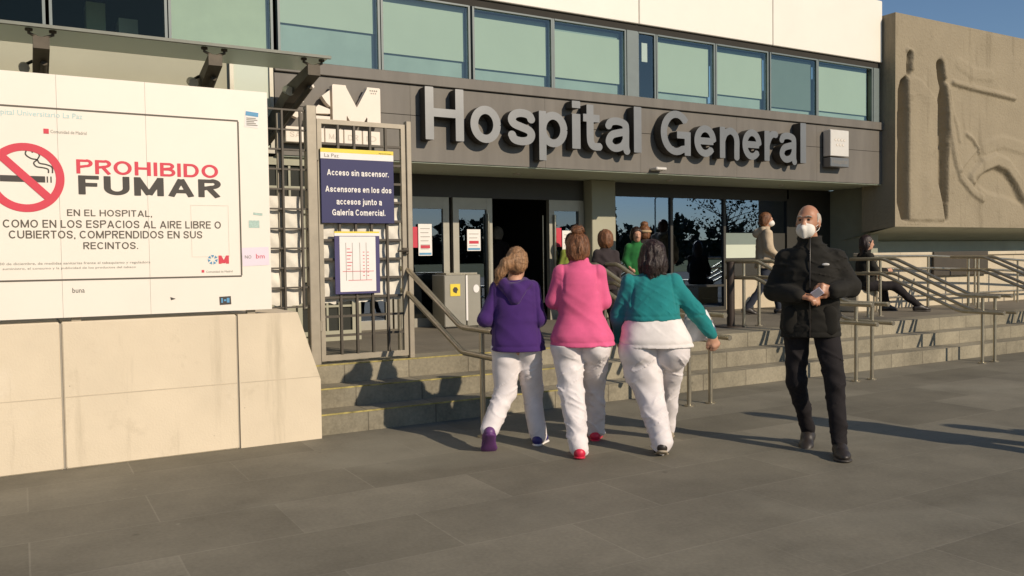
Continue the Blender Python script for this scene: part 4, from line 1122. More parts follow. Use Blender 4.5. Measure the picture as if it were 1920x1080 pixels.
    for q in (m if isinstance(m, (list, tuple)) else [m]): me.materials.append(MT[q] if isinstance(q, str) else q)
    return parent_to(o, parent)

def hem(*zs):
    def f(P):
        d = 0
        for z0 in zs: d = d + .0045 * np.exp(-((P[:, 2] - z0) / .008) ** 2)
        return d
    return f
def seam(x0, x1, za, zb, ymax=0.0):
    """groove running down the back from (x0, za) to (x1, zb)"""
    def f(P):
        t = np.clip((P[:, 2] - za) / (zb - za), 0, 1)
        return .006 * np.exp(-((P[:, 0] - x0 - (x1 - x0) * t) / .008) ** 2) * (P[:, 1] < ymax) * (P[:, 2] > zb)
    return f
def both(*fs): return lambda P: sum(f(P) for f in fs)
def strands(o, n, flow, ln=(.04, .09), seed=0, wd=.0012, lift=.006):
    """fine locks lying on the hair and a few flyaways, joined into the hair's own mesh"""
    me = o.data; nv = len(me.vertices)
    co = np.empty(nv * 3); me.vertices.foreach_get('co', co); co = co.reshape(-1, 3)
    no = np.empty(nv * 3); me.vertex_normals.foreach_get('vector', no); no = no.reshape(-1, 3)
    rs = np.random.RandomState(seed)
    V, Fc = [], []
    for i in rs.randint(0, nv, n):
        p, nn = co[i].copy(), no[i]; L = rs.uniform(*ln); k = 5
        d = flow(p, nn); jit = rs.normal(size=3) * .18; off = rs.uniform(.0, lift) * (3 if rs.rand() < .06 else 1)
        pts = []
        for q in range(k):
            pts.append(p + nn * (off * math.sin(math.pi * (q + .6) / k) + .0008))
            d2 = d + jit * (q / k); d2 -= nn * (d2 @ nn) * .9; d2 /= np.linalg.norm(d2) + 1e-9
            p = p + d2 * L / k
            near = np.argmin(((co - p) ** 2).sum(1)); nn = no[near]; p = p * .3 + (co[near] + nn * ((p - co[near]) @ nn)) * .7 if off < lift else p
            d = flow(p, nn)
        b = len(V)
        for q, c in enumerate(pts):
            t_ = pts[min(q + 1, k - 1)] - pts[max(q - 1, 0)]; s_ = np.cross(t_, no[i]); s_ /= np.linalg.norm(s_) + 1e-9
            w_ = wd * (1 - .8 * q / (k - 1)); V += [c - s_ * w_, c + s_ * w_]
        for q in range(k - 1): Fc.append((b + 2 * q, b + 2 * q + 1, b + 2 * q + 3, b + 2 * q + 2))
    fs = [tuple(f.vertices) for f in me.polygons] + [tuple(x + nv for x in f) for f in Fc]
    m2 = bpy.data.meshes.new(me.name); m2.from_pydata(co.tolist() + [tuple(v) for v in V], [], fs); m2.update()
    m2.polygons.foreach_set('use_smooth', np.ones(len(fs), bool))
    for q in me.materials: m2.materials.append(q)
    o.data = m2
def down(p, n): return np.array([0, 0, -1.0]) + n * .02
def towards(c, s=1.0):
    c = np.array(c, float)
    def f(p, n): v = c - p; return v / (np.linalg.norm(v) + 1e-9) * s
    return f
def frame(pos, az):
    """local x = right, y = ahead (azimuth az degrees clockwise from +y), z up"""
    c, s = math.cos(R(az)), math.sin(R(az))
    def F(V):
        V = np.asarray(V, float)
        return np.stack([pos[0] + V[..., 0] * c + V[..., 1] * s, pos[1] - V[..., 0] * s + V[..., 1] * c, pos[2] + V[..., 2]], -1)
    return F
def rotz(a): c, s = math.cos(R(a)), math.sin(R(a)); return np.array([[c, s, 0], [-s, c, 0], [0, 0, 1]])
def headx(c, yaw, sc=1.0, pitch=0):
    """points of a head (x right, y ahead, z up) into the body frame"""
    a, b = R(yaw), R(pitch)
    Rz = np.array([[math.cos(a), math.sin(a), 0], [-math.sin(a), math.cos(a), 0], [0, 0, 1]])
    Rx = np.array([[1, 0, 0], [0, math.cos(b), -math.sin(b)], [0, math.sin(b), math.cos(b)]])
    M_ = Rz @ Rx
    return (lambda p: M_ @ (np.array(p, float) * sc) + np.array(c, float)), M_
def head_prims(c, yaw=0, sc=.92, pitch=0):
    T, M_ = headx(c, yaw, sc, pitch)
    E = lambda p, r: ell3(T(p), np.array(r) * sc, M_)
    C = lambda a, b, ra, rb: cone(T(a), T(b), ra * sc, rb * sc)
    add = [E((0, -.012, .030), (.076, .096, .100)), E((0, .028, -.015), (.064, .068, .100)), E((0, .040, -.085), (.048, .048, .040)),
           C((0, .088, .012), (0, .108, -.030), .009, .014), E((0, .075, .030), (.055, .022, .014)),
           C((-.012, .100, -.036), (.012, .100, -.036), .010, .010), C((-.018, .084, -.068), (.018, .084, -.068), .008, .008)]
    ears = [E((s * .079, -.008, -.008), (.010, .020, .033)) for s in (-1, 1)]
    subs = [E((s * .031, .098, .010), (.017, .014, .010)) for s in (-1, 1)]
    return add + ears, subs, T, M_
def hand_prims(wr, fd, pn, thumb, curl=25, sc=1.0, spread=1.0, closed=1.0):
    """wr wrist, fd finger direction, pn palm normal (the way the fingers curl), thumb = +1/-1 side"""
    wr, fd, pn = [np.array(v, float) for v in (wr, fd, pn)]
    fd /= np.linalg.norm(fd); pn -= fd * (pn @ fd); pn /= np.linalg.norm(pn); sd_ = np.cross(fd, pn) * thumb
    out = [cone(wr - fd * .02, wr + fd * .02, .026 * sc, .026 * sc, (pn, .75))]
    for k, (off, L, r) in enumerate(((.029, .074, .0088), (.010, .082, .0092), (-.010, .076, .0088), (-.028, .060, .0078))):
        kn = wr + fd * (.088 - abs(off) * .25) * sc + sd_ * off * sc
        out.append(cone(wr + fd * .012 + sd_ * off * .6 * sc, kn, .014 * sc, .0115 * sc))
        p, a = kn, 0
        for j, fr in enumerate((.45, .32, .23)):
            a += curl * (1 + .12 * k) * (1.0 if j else .8) * closed
            d = fd * math.cos(R(a)) + pn * math.sin(R(a)) + sd_ * off * .8 * spread * (1 if j == 0 else .3)
            q = p + d / np.linalg.norm(d) * L * fr * sc
            out.append(cone(p, q, r * sc * (1 - .08 * j), r * sc * (.92 - .10 * j))); p = q
    b = wr + fd * .022 * sc + sd_ * .024 * sc
    d1 = fd * .62 + sd_ * .62 + pn * .42; d1 /= np.linalg.norm(d1); p1 = b + d1 * .038 * sc
    d2 = fd * .88 + sd_ * .18 + pn * .5; d2 /= np.linalg.norm(d2); p2 = p1 + d2 * .030 * sc; p3 = p2 + d2 * .024 * sc
    out += [cone(b, p1, .014 * sc, .0105 * sc), cone(p1, p2, .0105 * sc, .0095 * sc), cone(p2, p3, .0095 * sc, .0078 * sc)]
    return out
def folds(amp, fx, fz, seed, z0=-9, z1=9, slant=0.6):
    def f(P):
        q = np.stack([P[:, 0] * fx, P[:, 1] * fx, (P[:, 2] + slant * P[:, 0]) * fz], -1)
        w_ = noise3(q * .35, seed + 5)[:, None] * 1.2
        v = 1 - np.abs(noise3(q + w_, seed)) * 2.0
        v = np.clip(v, -.6, 1) + .5 * noise3(q * 2.1, seed + 9)
        k = np.clip(np.minimum((P[:, 2] - z0) / .05, (z1 - P[:, 2]) / .05), 0, 1)
        return -amp * v * k
    return f
def crease(amp, fx, fz, seed, slant):
    """thin raised creases running across the limb, fading in and out"""
    def f(P):
        q = np.stack([P[:, 0] * fx, P[:, 1] * fx, (P[:, 2] + slant * P[:, 0]) * fz], -1)
        q2 = q + .9 * noise3(q * .4 + 7, seed + 3)[:, None]
        r = np.clip(1 - np.abs(noise3(q2, seed)) * 5.0, 0, 1) ** 1.5
        m = np.clip(noise3(q * .45 + 3, seed + 8) * 2 + .4, 0, 1)
        return -amp * r * m
    return f
def cloth_folds(amp, seed, z1=9, slant=.7, fine=1.0):
    a = folds(amp * .8, 5, 7, seed, -9, z1, slant); b = crease(amp * 1.1 * max(fine, .5), 4, 17, seed + 40, slant * .8); c = crease(amp * .9 * fine, 5, 24, seed + 80, -slant * .9)
    k = lambda P: np.clip((z1 - P[:, 2]) / .05, 0, 1)
    return lambda P: a(P) + (b(P) + c(P)) * k(P)
def shoe(name, ankle, fwd, m, parent, F, L=.25, pitch=0.0, sole='ink_black', w_=.046):
    """ankle = point above the heel; fwd = toe direction (x, y); pitch lifts the heel (degrees)"""
    f = np.array([fwd[0], fwd[1], 0.0]); f /= np.linalg.norm(f)
    c, s = math.cos(R(pitch)), math.sin(R(pitch))
    fd = f * c - np.array([0, 0, s]); up = f * s + np.array([0, 0, c])
    h = np.array(ankle, float) - up * .075 - f * .0
    heel, ball, toe = h - fd * .045, h + fd * (L * .48), h + fd * (L * .68)
    o = grow(name, [cone(heel + up * .030, h + fd * .05 + up * .045, .040, .044), cone(h + up * .035, h + up * .075, .042, .040), cone(h + fd * .03 + up * .040, ball + up * .018, .042, .042, (up, .8)), cone(ball + up * .018, toe + up * .012, w_, .034, (up, .62))],
             m, parent, F, .009, .03)
    grow('sole', [cone(heel - up * .004, ball - up * .014, .040, w_ + .002, (up, .32)), cone(ball - up * .014, toe - up * .012, w_ + .002, .036, (up, .32))], sole, o, F, .008, .02)
    return o

for nm, c in (('purple', (.055, .018, .135)), ('pink', (.70, .115, .255)), ('turquoise', (.012, .20, .205)), ('pants_white', (.74, .69, .69)), ('tunic_white', (.78, .73, .70)),
              ('coat_black', (.016, .0145, .0115)), ('trousers_black', (.014, .0115, .0125)), ('coat_beige', (.50, .40, .28)), ('coat_dark', (.035, .026, .027)), ('green_vest', (.015, .13, .03)), ('lime_vest', (.24, .29, .05)),
              ('jeans', (.03, .035, .05)), ('grey_pants', (.22, .21, .18))):
    mk(nm, c, .85, var=.14, scale=7, bump=.08, bscale=420, spec=.25, sheen=.15 if nm not in ('coat_black', 'trousers_black') else .02)
mk('hair_auburn', (.19, .080, .034), .5, var=.55, scale=70, bump=.5, bscale=150, stretch=(1, 1, .12), spec=.45)
mk('hair_light', (.30, .165, .080), .5, var=.5, scale=70, bump=.5, bscale=150, stretch=(1, 1, .12), spec=.45)
mk('hair_dark', (.026, .012, .009), .42, var=.55, scale=70, bump=.5, bscale=150, stretch=(1, 1, .12), spec=.5)
mk('hair_grey', (.42, .37, .31), .8, var=.2, scale=40, bump=.4, bscale=200)
mk('shoe_red', (.62, .02, .06), .45); mk('shoe_purple', (.12, .04, .16), .5); mk('shoe_navy', (.03, .025, .16), .5); mk('shoe_beige', (.36, .30, .22), .6); mk('shoe_dark', (.03, .024, .02), .45)
mk('mask_white', (.74, .70, .635), .8, var=.03, bump=.1, bscale=300); mk('eye_dark', (.02, .015, .012), .3); mk('band_tan', (.42, .30, .17), .8, var=.3, scale=20)
mk('logo_white', (.75, .73, .68), .6)

def person(label, pos, az, group=None):
    t = thing('person', label, 'person', pos, group)
    return t, frame(pos, az)

def core(J, head, hands=(), neck_r=.052, s=1.0):
    """one skin surface: head, neck, slim trunk and limbs inside the clothes, hands"""
    pr = list(head)
    pr += [cone(J['neck'], J['chin'], neck_r * 1.05, neck_r * .95)]
    pr += [cone(J['neck'], J['chest'], .06 * s, .10 * s), cone(J['chest'], J['pelvis'], .10 * s, .10 * s)]
    for sd_ in 'LR':
        pr += chain([J['chest'], J['sho' + sd_], J['elb' + sd_], J['wri' + sd_]], [.07 * s, .042 * s, .032, .026])
        pr += chain([J['pelvis'], J['hip' + sd_], J['kne' + sd_], J['ank' + sd_]], [.10 * s, .07 * s, .048 * s, .034])
    for h in hands: pr += h
    return pr

# ---------------------------------------------------------------- woman in purple
t, F = person('woman in a purple hooded jacket and white trousers walking away, ponytail to the left', (3.19, 5.46, 0), 30)
J = dict(neck=(.0, .0, 1.245), chin=(.0, .035, 1.32), chest=(.0, 0, 1.10), pelvis=(.02, 0, .78), shoL=(-.125, 0, 1.19), shoR=(.13, 0, 1.19), elbL=(-.225, -.03, .965), elbR=(.175, -.03, .96), wriL=(-.13, .17, .95), wriR=(.10, .19, .93),
         hipL=(-.07, 0, .76), hipR=(.09, 0, .76), kneL=(-.085, .0, .42), kneR=(.12, .13, .42), ankL=(-.205, -.16, .155), ankR=(.165, .10, .085))
hp, hs, T, Mh = head_prims((.02, .03, 1.375), 8, .90, -12)
hands = [hand_prims(J['wriL'], (.6, .6, .0), (0, 0, -1), 1, 25, .85), hand_prims(J['wriR'], (-.6, .6, .0), (0, 0, -1), -1, 25, .85)]
grow('body', core(J, hp, hands, .046), 'skin', t, F, .009, .02, subs=hs)
hair = [ell3(T((0, -.022, .035)), A_(.088, .104, .105) * .90, Mh), ell3(T((0, -.05, -.02)), A_(.078, .075, .075) * .9, Mh)]
hair += chain([T((-.02, -.105, .02)), T((-.07, -.145, -.03)), T((-.12, -.14, -.10)), T((-.155, -.12, -.17))], [.036, .038, .030, .010])
cutf = lambda P: (-(((P - T((0, .045, .05))) @ Mh) @ A_(0, -1, .75)))
hr_ = grow('hair', hair, 'hair_light', t, F, .0065, .03, cuts=[lambda P: ((P - T((0, .055, .03))) @ Mh) @ A_(0, 1, -.55)], disp=folds(.006, 60, 10, 3))
tl_ = F(T((-.04, -.125, .0))); tp_ = F(T((-.155, -.12, -.19)))
strands(hr_, 420, lambda p, n: (tl_ - p if np.linalg.norm(p - tl_) > .055 and p[2] > tl_[2] - .03 else tp_ - p) / (np.linalg.norm(p - tl_) + .05), seed=5)
MB().tube([F(T((-.018, -.118, .018)) + A_(0, 0, q) * 0 + A_(.030 * math.cos(q), .012 * math.cos(q), .030 * math.sin(q))) for q in np.linspace(0, 6.28, 12)], .007, 6).build('hair_tie', 'ink_black', t)
top = [loft([(.735, .02, .0, .205, .16), (.80, .018, .0, .20, .155), (.93, .0, .0, .168, .135), (1.05, .0, .0, .158, .128), (1.15, .0, .0, .155, .112), (1.205, .0, .0, .115, .09), (1.255, .0, .005, .062, .065)])]
top += [cone((-.05, 0, 1.19), J['shoL'], .06, .055), cone((.05, 0, 1.19), J['shoR'], .06, .055)]
top += chain([J['shoL'], J['elbL'], J['wriL']], [.056, .053, .038]) + chain([J['shoR'], J['elbR'], J['wriR']], [.056, .052, .038])
to = grow('jacket', top, 'purple', t, F, .008, .025, disp=both(cloth_folds(.0065, 11, fine=.5), hem(.770), seam(-.16, -.165, 1.15, .78), seam(.15, .17, 1.15, .78)))
hood = [cone((-.085, -.05, 1.225), (0, -.105, 1.185), .034, .040), cone((0, -.105, 1.185), (.085, -.05, 1.225), .040, .034), cone((-.070, .0, 1.245), (-.085, -.05, 1.225), .028, .034), cone((.070, .0, 1.245), (.085, -.05, 1.225), .028, .034), cone((-.05, -.10, 1.18), (.0, -.118, 1.115), .03, .022), cone((.05, -.10, 1.18), (.0, -.118, 1.115), .03, .022), cone((0, -.10, 1.19), (0, -.118, 1.12), .04, .022)]
grow('hood', hood, 'purple', to, F, .010, .04, disp=folds(.006, 14, 10, 5))
tr = chain([(-.07, .0, .80), J['hipL'], J['kneL'], (J['ankL'][0] + .005, J['ankL'][1] + .01, .17)], [.100, .110, .079, .062]) + chain([(.10, .0, .80), J['hipR'], J['kneR'], (J['ankR'][0], J['ankR'][1], .07)], [.098, .105, .074, .062])
grow('trousers', tr, 'pants_white', t, F, .008, .03, disp=both(cloth_folds(.009, 21, .70), seam(.015, .02, .75, .66)), cuts=[lambda P: P[:, 2] - .77])
shoe('shoe', (-.205, -.15, .165), (-.1, 1), 'shoe_purple', t, F, .24, 42, 'shoe_purple'); shoe('shoe', (.165, .10, .085), (.25, 1), 'shoe_navy', t, F, .24, 0, 'paper_white')

# ---------------------------------------------------------------- woman in pink
t, F = person('woman in a pink fleece top and red shoes, hair in a high bun, walking away', (3.555, 5.14, 0), 31)
J = dict(neck=(.0, .0, 1.375), chin=(.0, .035, 1.44), chest=(.0, 0, 1.22), pelvis=(.01, 0, .86), shoL=(-.13, .0, 1.30), shoR=(.13, .0, 1.30), elbL=(-.19, .02, 1.10), elbR=(.175, .02, 1.09), wriL=(-.10, .22, 1.09), wriR=(.08, .24, 1.07),
         hipL=(-.095, 0, .82), hipR=(.095, 0, .82), kneL=(-.075, -.05, .44), kneR=(.115, .22, .46), ankL=(-.035, -.25, .085), ankR=(.13, .34, .085))
hp, hs, T, Mh = head_prims((-.01, .03, 1.478), 3, .88, -4)
hands = [hand_prims(J['wriL'], (.9, .2, .0), (0, -1, 0), 1, 30, .9), hand_prims(J['wriR'], (-.9, .1, .0), (0, -1, 0), -1, 30, .9)]
grow('body', core(J, hp, hands, .055), 'skin', t, F, .009, .02, subs=hs)
hair = [ell3(T((0, -.022, .030)), A_(.092, .108, .108) * .9, Mh), ell3(T((0, -.060, -.025)), A_(.088, .070, .078) * .9, Mh), ell3(T((0, -.035, -.07)), A_(.066, .062, .05) * .9, Mh)]
hr_ = grow('hair', hair, 'hair_auburn', t, F, .0065, .03, cuts=[lambda P: ((P - T((0, .055, .03))) @ Mh) @ A_(0, 1, -.55)], disp=folds(.008, 50, 12, 31))
strands(hr_, 420, towards(F(T((0, -.04, .16)))), seed=6)
hb_ = grow('hair_bun', [ell3(T((.0, -.04, .150)), A_(.044, .044, .036), Mh), cone(T((0, -.03, .11)), T((0, -.04, .145)), .030, .034), cone(T((-.03, -.06, .15)), T((.03, -.06, .165)), .018, .018), cone(T((-.03, -.02, .17)), T((.02, -.01, .16)), .016, .016)], 'hair_auburn', t, F, .008, .012, disp=folds(.007, 60, 40, 33))
strands(hb_, 160, lambda p, n: np.cross(n, [.3, .2, 1.0]), (.03, .07), 7, lift=.010)
top = [loft([(.775, .015, -.005, .236, .190), (.85, .012, -.005, .228, .185), (.93, .008, .0, .190, .155), (1.0, .005, .0, .163, .14), (1.10, .0, .0, .162, .138), (1.23, .0, .0, .160, .128), (1.31, .0, .0, .135, .105), (1.36, .0, .0, .088, .08), (1.425, .0, .01, .060, .062)])]
top += [cone((-.05, 0, 1.30), J['shoL'], .06, .060), cone((.05, 0, 1.30), J['shoR'], .06, .060)]
top += chain([J['shoL'], J['elbL'], J['wriL']], [.062, .058, .042]) + chain([J['shoR'], J['elbR'], J['wriR']], [.062, .058, .042])
grow('fleece_top', top, 'pink', t, F, .008, .025, disp=both(cloth_folds(.0048, 41, fine=.4), hem(.805, 1.385), seam(-.118, -.125, 1.30, 1.16), seam(.118, .125, 1.30, 1.16)))
tr = [ell3((-.098, -.02, .78), (.120, .155, .13)), ell3((.105, -.02, .78), (.118, .155, .13))] + chain([(-.095, .0, .76), J['kneL'], (J['ankL'][0], J['ankL'][1], .075)], [.122, .086, .068]) + chain([(.105, .0, .76), J['kneR'], (J['ankR'][0], J['ankR'][1], .075)], [.115, .080, .064])
grow('trousers', tr, 'pants_white', t, F, .008, .025, disp=both(cloth_folds(.009, 51, .74), seam(.004, .004, .80, .62)), cuts=[lambda P: P[:, 2] - .785])
shoe('shoe', (-.03, -.25, .082), (.05, 1), 'shoe_red', t, F, .24, 8, 'shoe_red'); shoe('shoe', (.13, .34, .082), (.1, 1), 'shoe_red', t, F, .24, 0, 'shoe_red')

# ---------------------------------------------------------------- woman in turquoise
t, F = person('woman in a turquoise cardigan over a white tunic walking away, right arm held out', (4.03, 4.895, 0), 32)
J = dict(neck=(.0, .0, 1.285), chin=(.01, .035, 1.36), chest=(.0, 0, 1.14), pelvis=(.02, 0, .80), shoL=(-.15, .0, 1.215), shoR=(.155, .0, 1.215), elbL=(-.235, .04, .985), elbR=(.318, .0, 1.01), wriL=(-.23, .20, .80), wriR=(.455, .07, .825),
         hipL=(-.11, 0, .78), hipR=(.115, 0, .78), kneL=(-.03, -.06, .42), kneR=(.15, .18, .44), ankL=(.03, -.25, .105), ankR=(.15, .30, .085))
hp, hs, T, Mh = head_prims((.015, .03, 1.415), 12, .90, -4)
hands = [hand_prims(J['wriL'], (.1, .6, -.6), (.9, 0, 0), 1, 25, .9), hand_prims(J['wriR'], (.35, .1, -.9), (-.4, .9, 0), -1, 42, .98, closed=1.1)]
grow('body', core(J, hp, hands, .055), 'skin', t, F, .009, .02, subs=hs)
hair = [ell3(T((0, -.020, .030)), A_(.100, .112, .110) * .9, Mh), ell3(T((0, -.060, -.06)), A_(.104, .072, .105) * .9, Mh)] + [cone(T((s_ * .07, -.02, -.04)), T((s_ * .085, -.02, -.155)), .040, .026) for s_ in (-1, 1)] + [cone(T((0, -.08, -.08)), T((0, -.085, -.165)), .06, .035)]
hr_ = grow('hair', hair, 'hair_dark', t, F, .0065, .03, cuts=[lambda P: ((P - T((0, .058, .03))) @ Mh) @ A_(0, 1, -.55)], disp=folds(.008, 55, 12, 61))
strands(hr_, 520, down, (.05, .11), 8)
top = [loft([(.955, .0, -.005, .205, .172), (1.0, .0, -.005, .200, .166), (1.08, .0, .0, .190, .150), (1.16, .0, .0, .182, .132), (1.225, .0, .0, .145, .105), (1.27, .0, .005, .092, .08), (1.305, .0, .01, .060, .062)])]
top += [cone((-.05, 0, 1.21), J['shoL'], .06, .064), cone((.05, 0, 1.21), J['shoR'], .06, .064)]
top += chain([J['shoL'], J['elbL'], J['wriL']], [.068, .062, .042]) + chain([J['shoR'], J['elbR'], J['wriR']], [.070, .059, .038])
grow('cardigan', top, 'turquoise', t, F, .008, .03, disp=both(cloth_folds(.008, 71, slant=-.8, fine=.6), hem(.985), seam(-.135, -.165, 1.24, 1.03), seam(.135, .165, 1.24, 1.03)))
tu = [loft([(.760, .025, -.02, .268, .225), (.82, .02, -.02, .258, .22), (.90, .01, -.01, .230, .19), (.97, .0, -.005, .198, .163), (.985, .0, .0, .19, .155)])]
grow('tunic', tu, 'tunic_white', t, F, .008, .03, disp=both(cloth_folds(.0045, 81, fine=.6), hem(.785)))
tr = [ell3((-.105, -.035, .74), (.145, .180, .16)), ell3((.135, -.035, .74), (.135, .180, .16))] + chain([(-.105, .0, .72), (-.072, -.03, .58), J['kneL'], (J['ankL'][0], J['ankL'][1], .09)], [.142, .138, .100, .076]) + chain([(.135, .0, .72), J['kneR'], (J['ankR'][0], J['ankR'][1], .075)], [.128, .080, .058])
grow('trousers', tr, 'pants_white', t, F, .008, .025, disp=both(cloth_folds(.010, 91, .72), seam(.02, .02, .78, .60)), cuts=[lambda P: P[:, 2] - .79])
shoe('shoe', (.03, -.245, .10), (.1, 1), 'shoe_dark', t, F, .24, 18, 'shoe_beige'); shoe('shoe', (.15, .30, .082), (.15, 1), 'shoe_beige', t, F, .24, 0, 'shoe_beige')
# carrier bag hanging from her right hand
bp_ = F(A_(.485, .095, .76))
t = thing('carrier_bag', 'white plastic carrier bag with small red print held by the woman in turquoise', 'bag', tuple(F(A_(.47, .16, .72))))
rs = np.random.RandomState(3); vs = []; n1, n2 = 26, 30
for i in range(n1 + 1):
    for j in range(n2):
        v = i / n1; a = 2 * math.pi * j / n2
        wx = (.075 + .050 * min(1, v * 1.6)) ; wy = .02 + .030 * math.sin(math.pi * min(1, v * .85 + .1))
        x = .370 + wx * math.cos(a) + .03 * (v - .5); y = .165 + wy * math.sin(a) + .008 * math.sin(a * 5 + v * 9); z = 1.01 - .235 * v + .012 * math.cos(a) * (1 if v > .8 else 0)
        x += .006 * math.sin(a * 7 + v * 13)
        vs.append(tuple(F(A_(x, y, z))))
fs = [((i + 1) * n2 + j, (i + 1) * n2 + (j + 1) % n2, i * n2 + (j + 1) % n2, i * n2 + j) for i in range(n1) for j in range(n2)]
fs.append(tuple(range(n1 * n2 + n2 - 1, n1 * n2 - 1, -1)))
MB().add(vs, fs, True).build('sack', 'bag_plastic', t)
MB().tube([F(A_(.36, .16, 1.0)), F(A_(.42, .12, .90)), F(A_(.475, .09, .745)), F(A_(.47, .13, .78)), F(A_(.43, .17, 1.0))], .007, 6).build('handle', 'bag_plastic', t)
for nm, c_, (x, z), (a_, b_) in (('print', 'ink_red', (.47, .80), (.014, .010)), ('print', 'bag_grey', (.45, .925), (.020, .010))):
    MB().add([tuple(F(A_(x + u * a_, .112, z + v * b_))) for u, v in ((-1, -1), (1, -1), (1, 1), (-1, 1))], [(0, 1, 2, 3)]).build(nm, c_, t)

# ---------------------------------------------------------------- man in black (x = his left, he looks towards -y)
t, F = person('bald man in black jacket and white face mask walking this way, hands holding a phone', (4.94, 4.22, 0), 50.5)
J = dict(neck=(.0, .01, 1.48), chin=(-.01, -.03, 1.56), chest=(.0, 0, 1.30), pelvis=(.0, 0, .93), shoL=(.165, .02, 1.375), shoR=(-.165, .02, 1.375), elbL=(.268, .0, 1.175), elbR=(-.250, .0, 1.155), wriL=(.155, -.185, 1.160), wriR=(-.075, -.225, 1.130),
         hipL=(.10, 0, .90), hipR=(-.095, 0, .90), kneL=(.165, -.10, .50), kneR=(-.10, .02, .49), ankL=(.195, -.17, .09), ankR=(-.02, .17, .11))
yaw = 196
hp, hs, T, Mh = head_prims((-.015, -.025, 1.645), yaw, .98, 6)
hands = [hand_prims(J['wriL'], (-.86, -.4, .22), (.1, .9, -.3), 1, 46, 1.02), hand_prims(J['wriR'], (.92, -.3, -.12), (.1, .3, -.9), 1, 26, 1.02)]
grow('body', core(J, hp, hands, .060), 'skin_tan', t, F, .007, .016, subs=hs)
for s_ in (-1, 1):
    grow('eye', [ell3(T((s_ * .031, .082, .010)), (.012, .012, .008), None)], 'eye_dark', t, F, .005, .005)
    MB().tube([tuple(F(T((s_ * .014, .099, .032)))), tuple(F(T((s_ * .034, .098, .036)))), tuple(F(T((s_ * .052, .083, .030))))], .0045, 6).build('eyebrow', 'hair_grey', t)
grow('hair', [ell3(T((0, -.022, .022)), A_(.083, .100, .092), Mh)], 'hair_grey', t, F, .007, .02,
     cuts=[lambda P: ((P - T((0, .02, 0))) @ Mh)[:, 1], lambda P: .062 - np.abs(((P - T((0, 0, 0))) @ Mh)[:, 0]) - .9 * np.clip(-.07 - ((P - T((0, 0, 0))) @ Mh)[:, 1], 0, 1) - 9 * np.clip(-.075 - ((P - T((0, 0, 0))) @ Mh)[:, 1], 0, .1), lambda P: ((P - T((0, 0, .072))) @ Mh)[:, 2]])
mk_ = [ell3(T((0, .050, -.060)), A_(.066, .060, .062), Mh), cone(T((0, .098, -.008)), T((0, .122, -.058)), .006, .006), cone(T((0, .122, -.058)), T((0, .088, -.118)), .006, .007)]
ms = grow('face_mask', mk_, 'mask_white', t, F, .005, .032, cuts=[lambda P: .012 - ((P - T((0, 0, 0))) @ Mh)[:, 1]])
for s_ in (-1, 1):
    MB().tube([tuple(F(T((s_ * .066, .030, -.035)))), tuple(F(T((s_ * .080, .005, -.015)))), tuple(F(T((s_ * .084, -.022, .010))))], .0022, 5).build('ear_loop', 'mask_white', ms)
    MB().tube([tuple(F(T((s_ * .062, .030, -.078)))), tuple(F(T((s_ * .078, .0, -.055)))), tuple(F(T((s_ * .084, -.024, -.02))))], .0022, 5).build('ear_loop', 'mask_white', ms)
top = [loft([(.83, .0, .0, .205, .155), (.90, .0, .0, .205, .158), (1.02, .0, .0, .196, .152), (1.15, .0, .0, .196, .152), (1.30, .0, .0, .195, .145), (1.40, .0, .01, .160, .118), (1.46, .0, .01, .105, .095), (1.51, .0, .0, .078, .082), (1.545, .0, -.005, .076, .080)])]
top += [cone((.06, .01, 1.425), J['shoL'], .06, .070), cone((-.06, .01, 1.425), J['shoR'], .06, .070)]
top += chain([J['shoL'], J['elbL'], J['wriL']], [.076, .068, .050]) + chain([J['shoR'], J['elbR'], J['wriR']], [.076, .068, .050])
def quilt(P):
    return hem(.865)(P) + cloth_folds(.008, 111, slant=.3)(P) + .0018 * np.cos((P[:, 2] + .01 * np.sin(P[:, 0] * 9)) * 2 * math.pi / .21) ** 8
jk = grow('jacket', top, 'coat_black', t, F, .008, .03, disp=quilt)
zp = [(0.0, -.163, .835), (0, -.166, .92), (0, -.163, 1.05), (0, -.163, 1.16), (0, -.158, 1.30), (0, -.125, 1.41), (0, -.100, 1.47), (0, -.094, 1.54)]
MB().tube([tuple(F(A_(*p))) for p in zp], .0045, 6).build('zip', 'eye_dark', jk)
for s_ in (-1, 1):
    grow('pocket', [cone((s_ * .13, -.125, .90), (s_ * .13, -.130, 1.0), .058, .055, ((0, 1, 0), .38))], 'coat_black', jk, F, .009, .02)
grow('chest_emblem', [ell3((.105, -.146, 1.345), (.026, .008, .010))], 'logo_white', jk, F, .004, .005)
tr = chain([(.085, .0, .92), J['hipL'], J['kneL'], (J['ankL'][0], J['ankL'][1] + .005, .10)], [.100, .097, .066, .050]) + chain([(-.085, .0, .92), J['hipR'], J['kneR'], (J['ankR'][0], J['ankR'][1], .11)], [.100, .097, .066, .048])
grow('trousers', tr, 'trousers_black', t, F, .008, .03, disp=cloth_folds(.0075, 121, .80), cuts=[lambda P: P[:, 2] - .88])
shoe('shoe', (.195, -.165, .085), (.15, -1), 'shoe_dark', t, F, .27, -4); shoe('shoe', (-.02, .175, .10), (-.12, -1), 'shoe_dark', t, F, .27, 16)
t = thing('phone', 'small pale phone held in both hands by the man in black', 'phone', tuple(F(A_(.05, -.26, 1.13))))
pc, ux, uy, uz = A_(.050, -.262, 1.150), A_(.80, -.15, .58), A_(.1, -.95, -.30), A_(-.58, .25, .78)
ux /= np.linalg.norm(ux); uy -= ux * (uy @ ux); uy /= np.linalg.norm(uy); uz = np.cross(ux, uy)
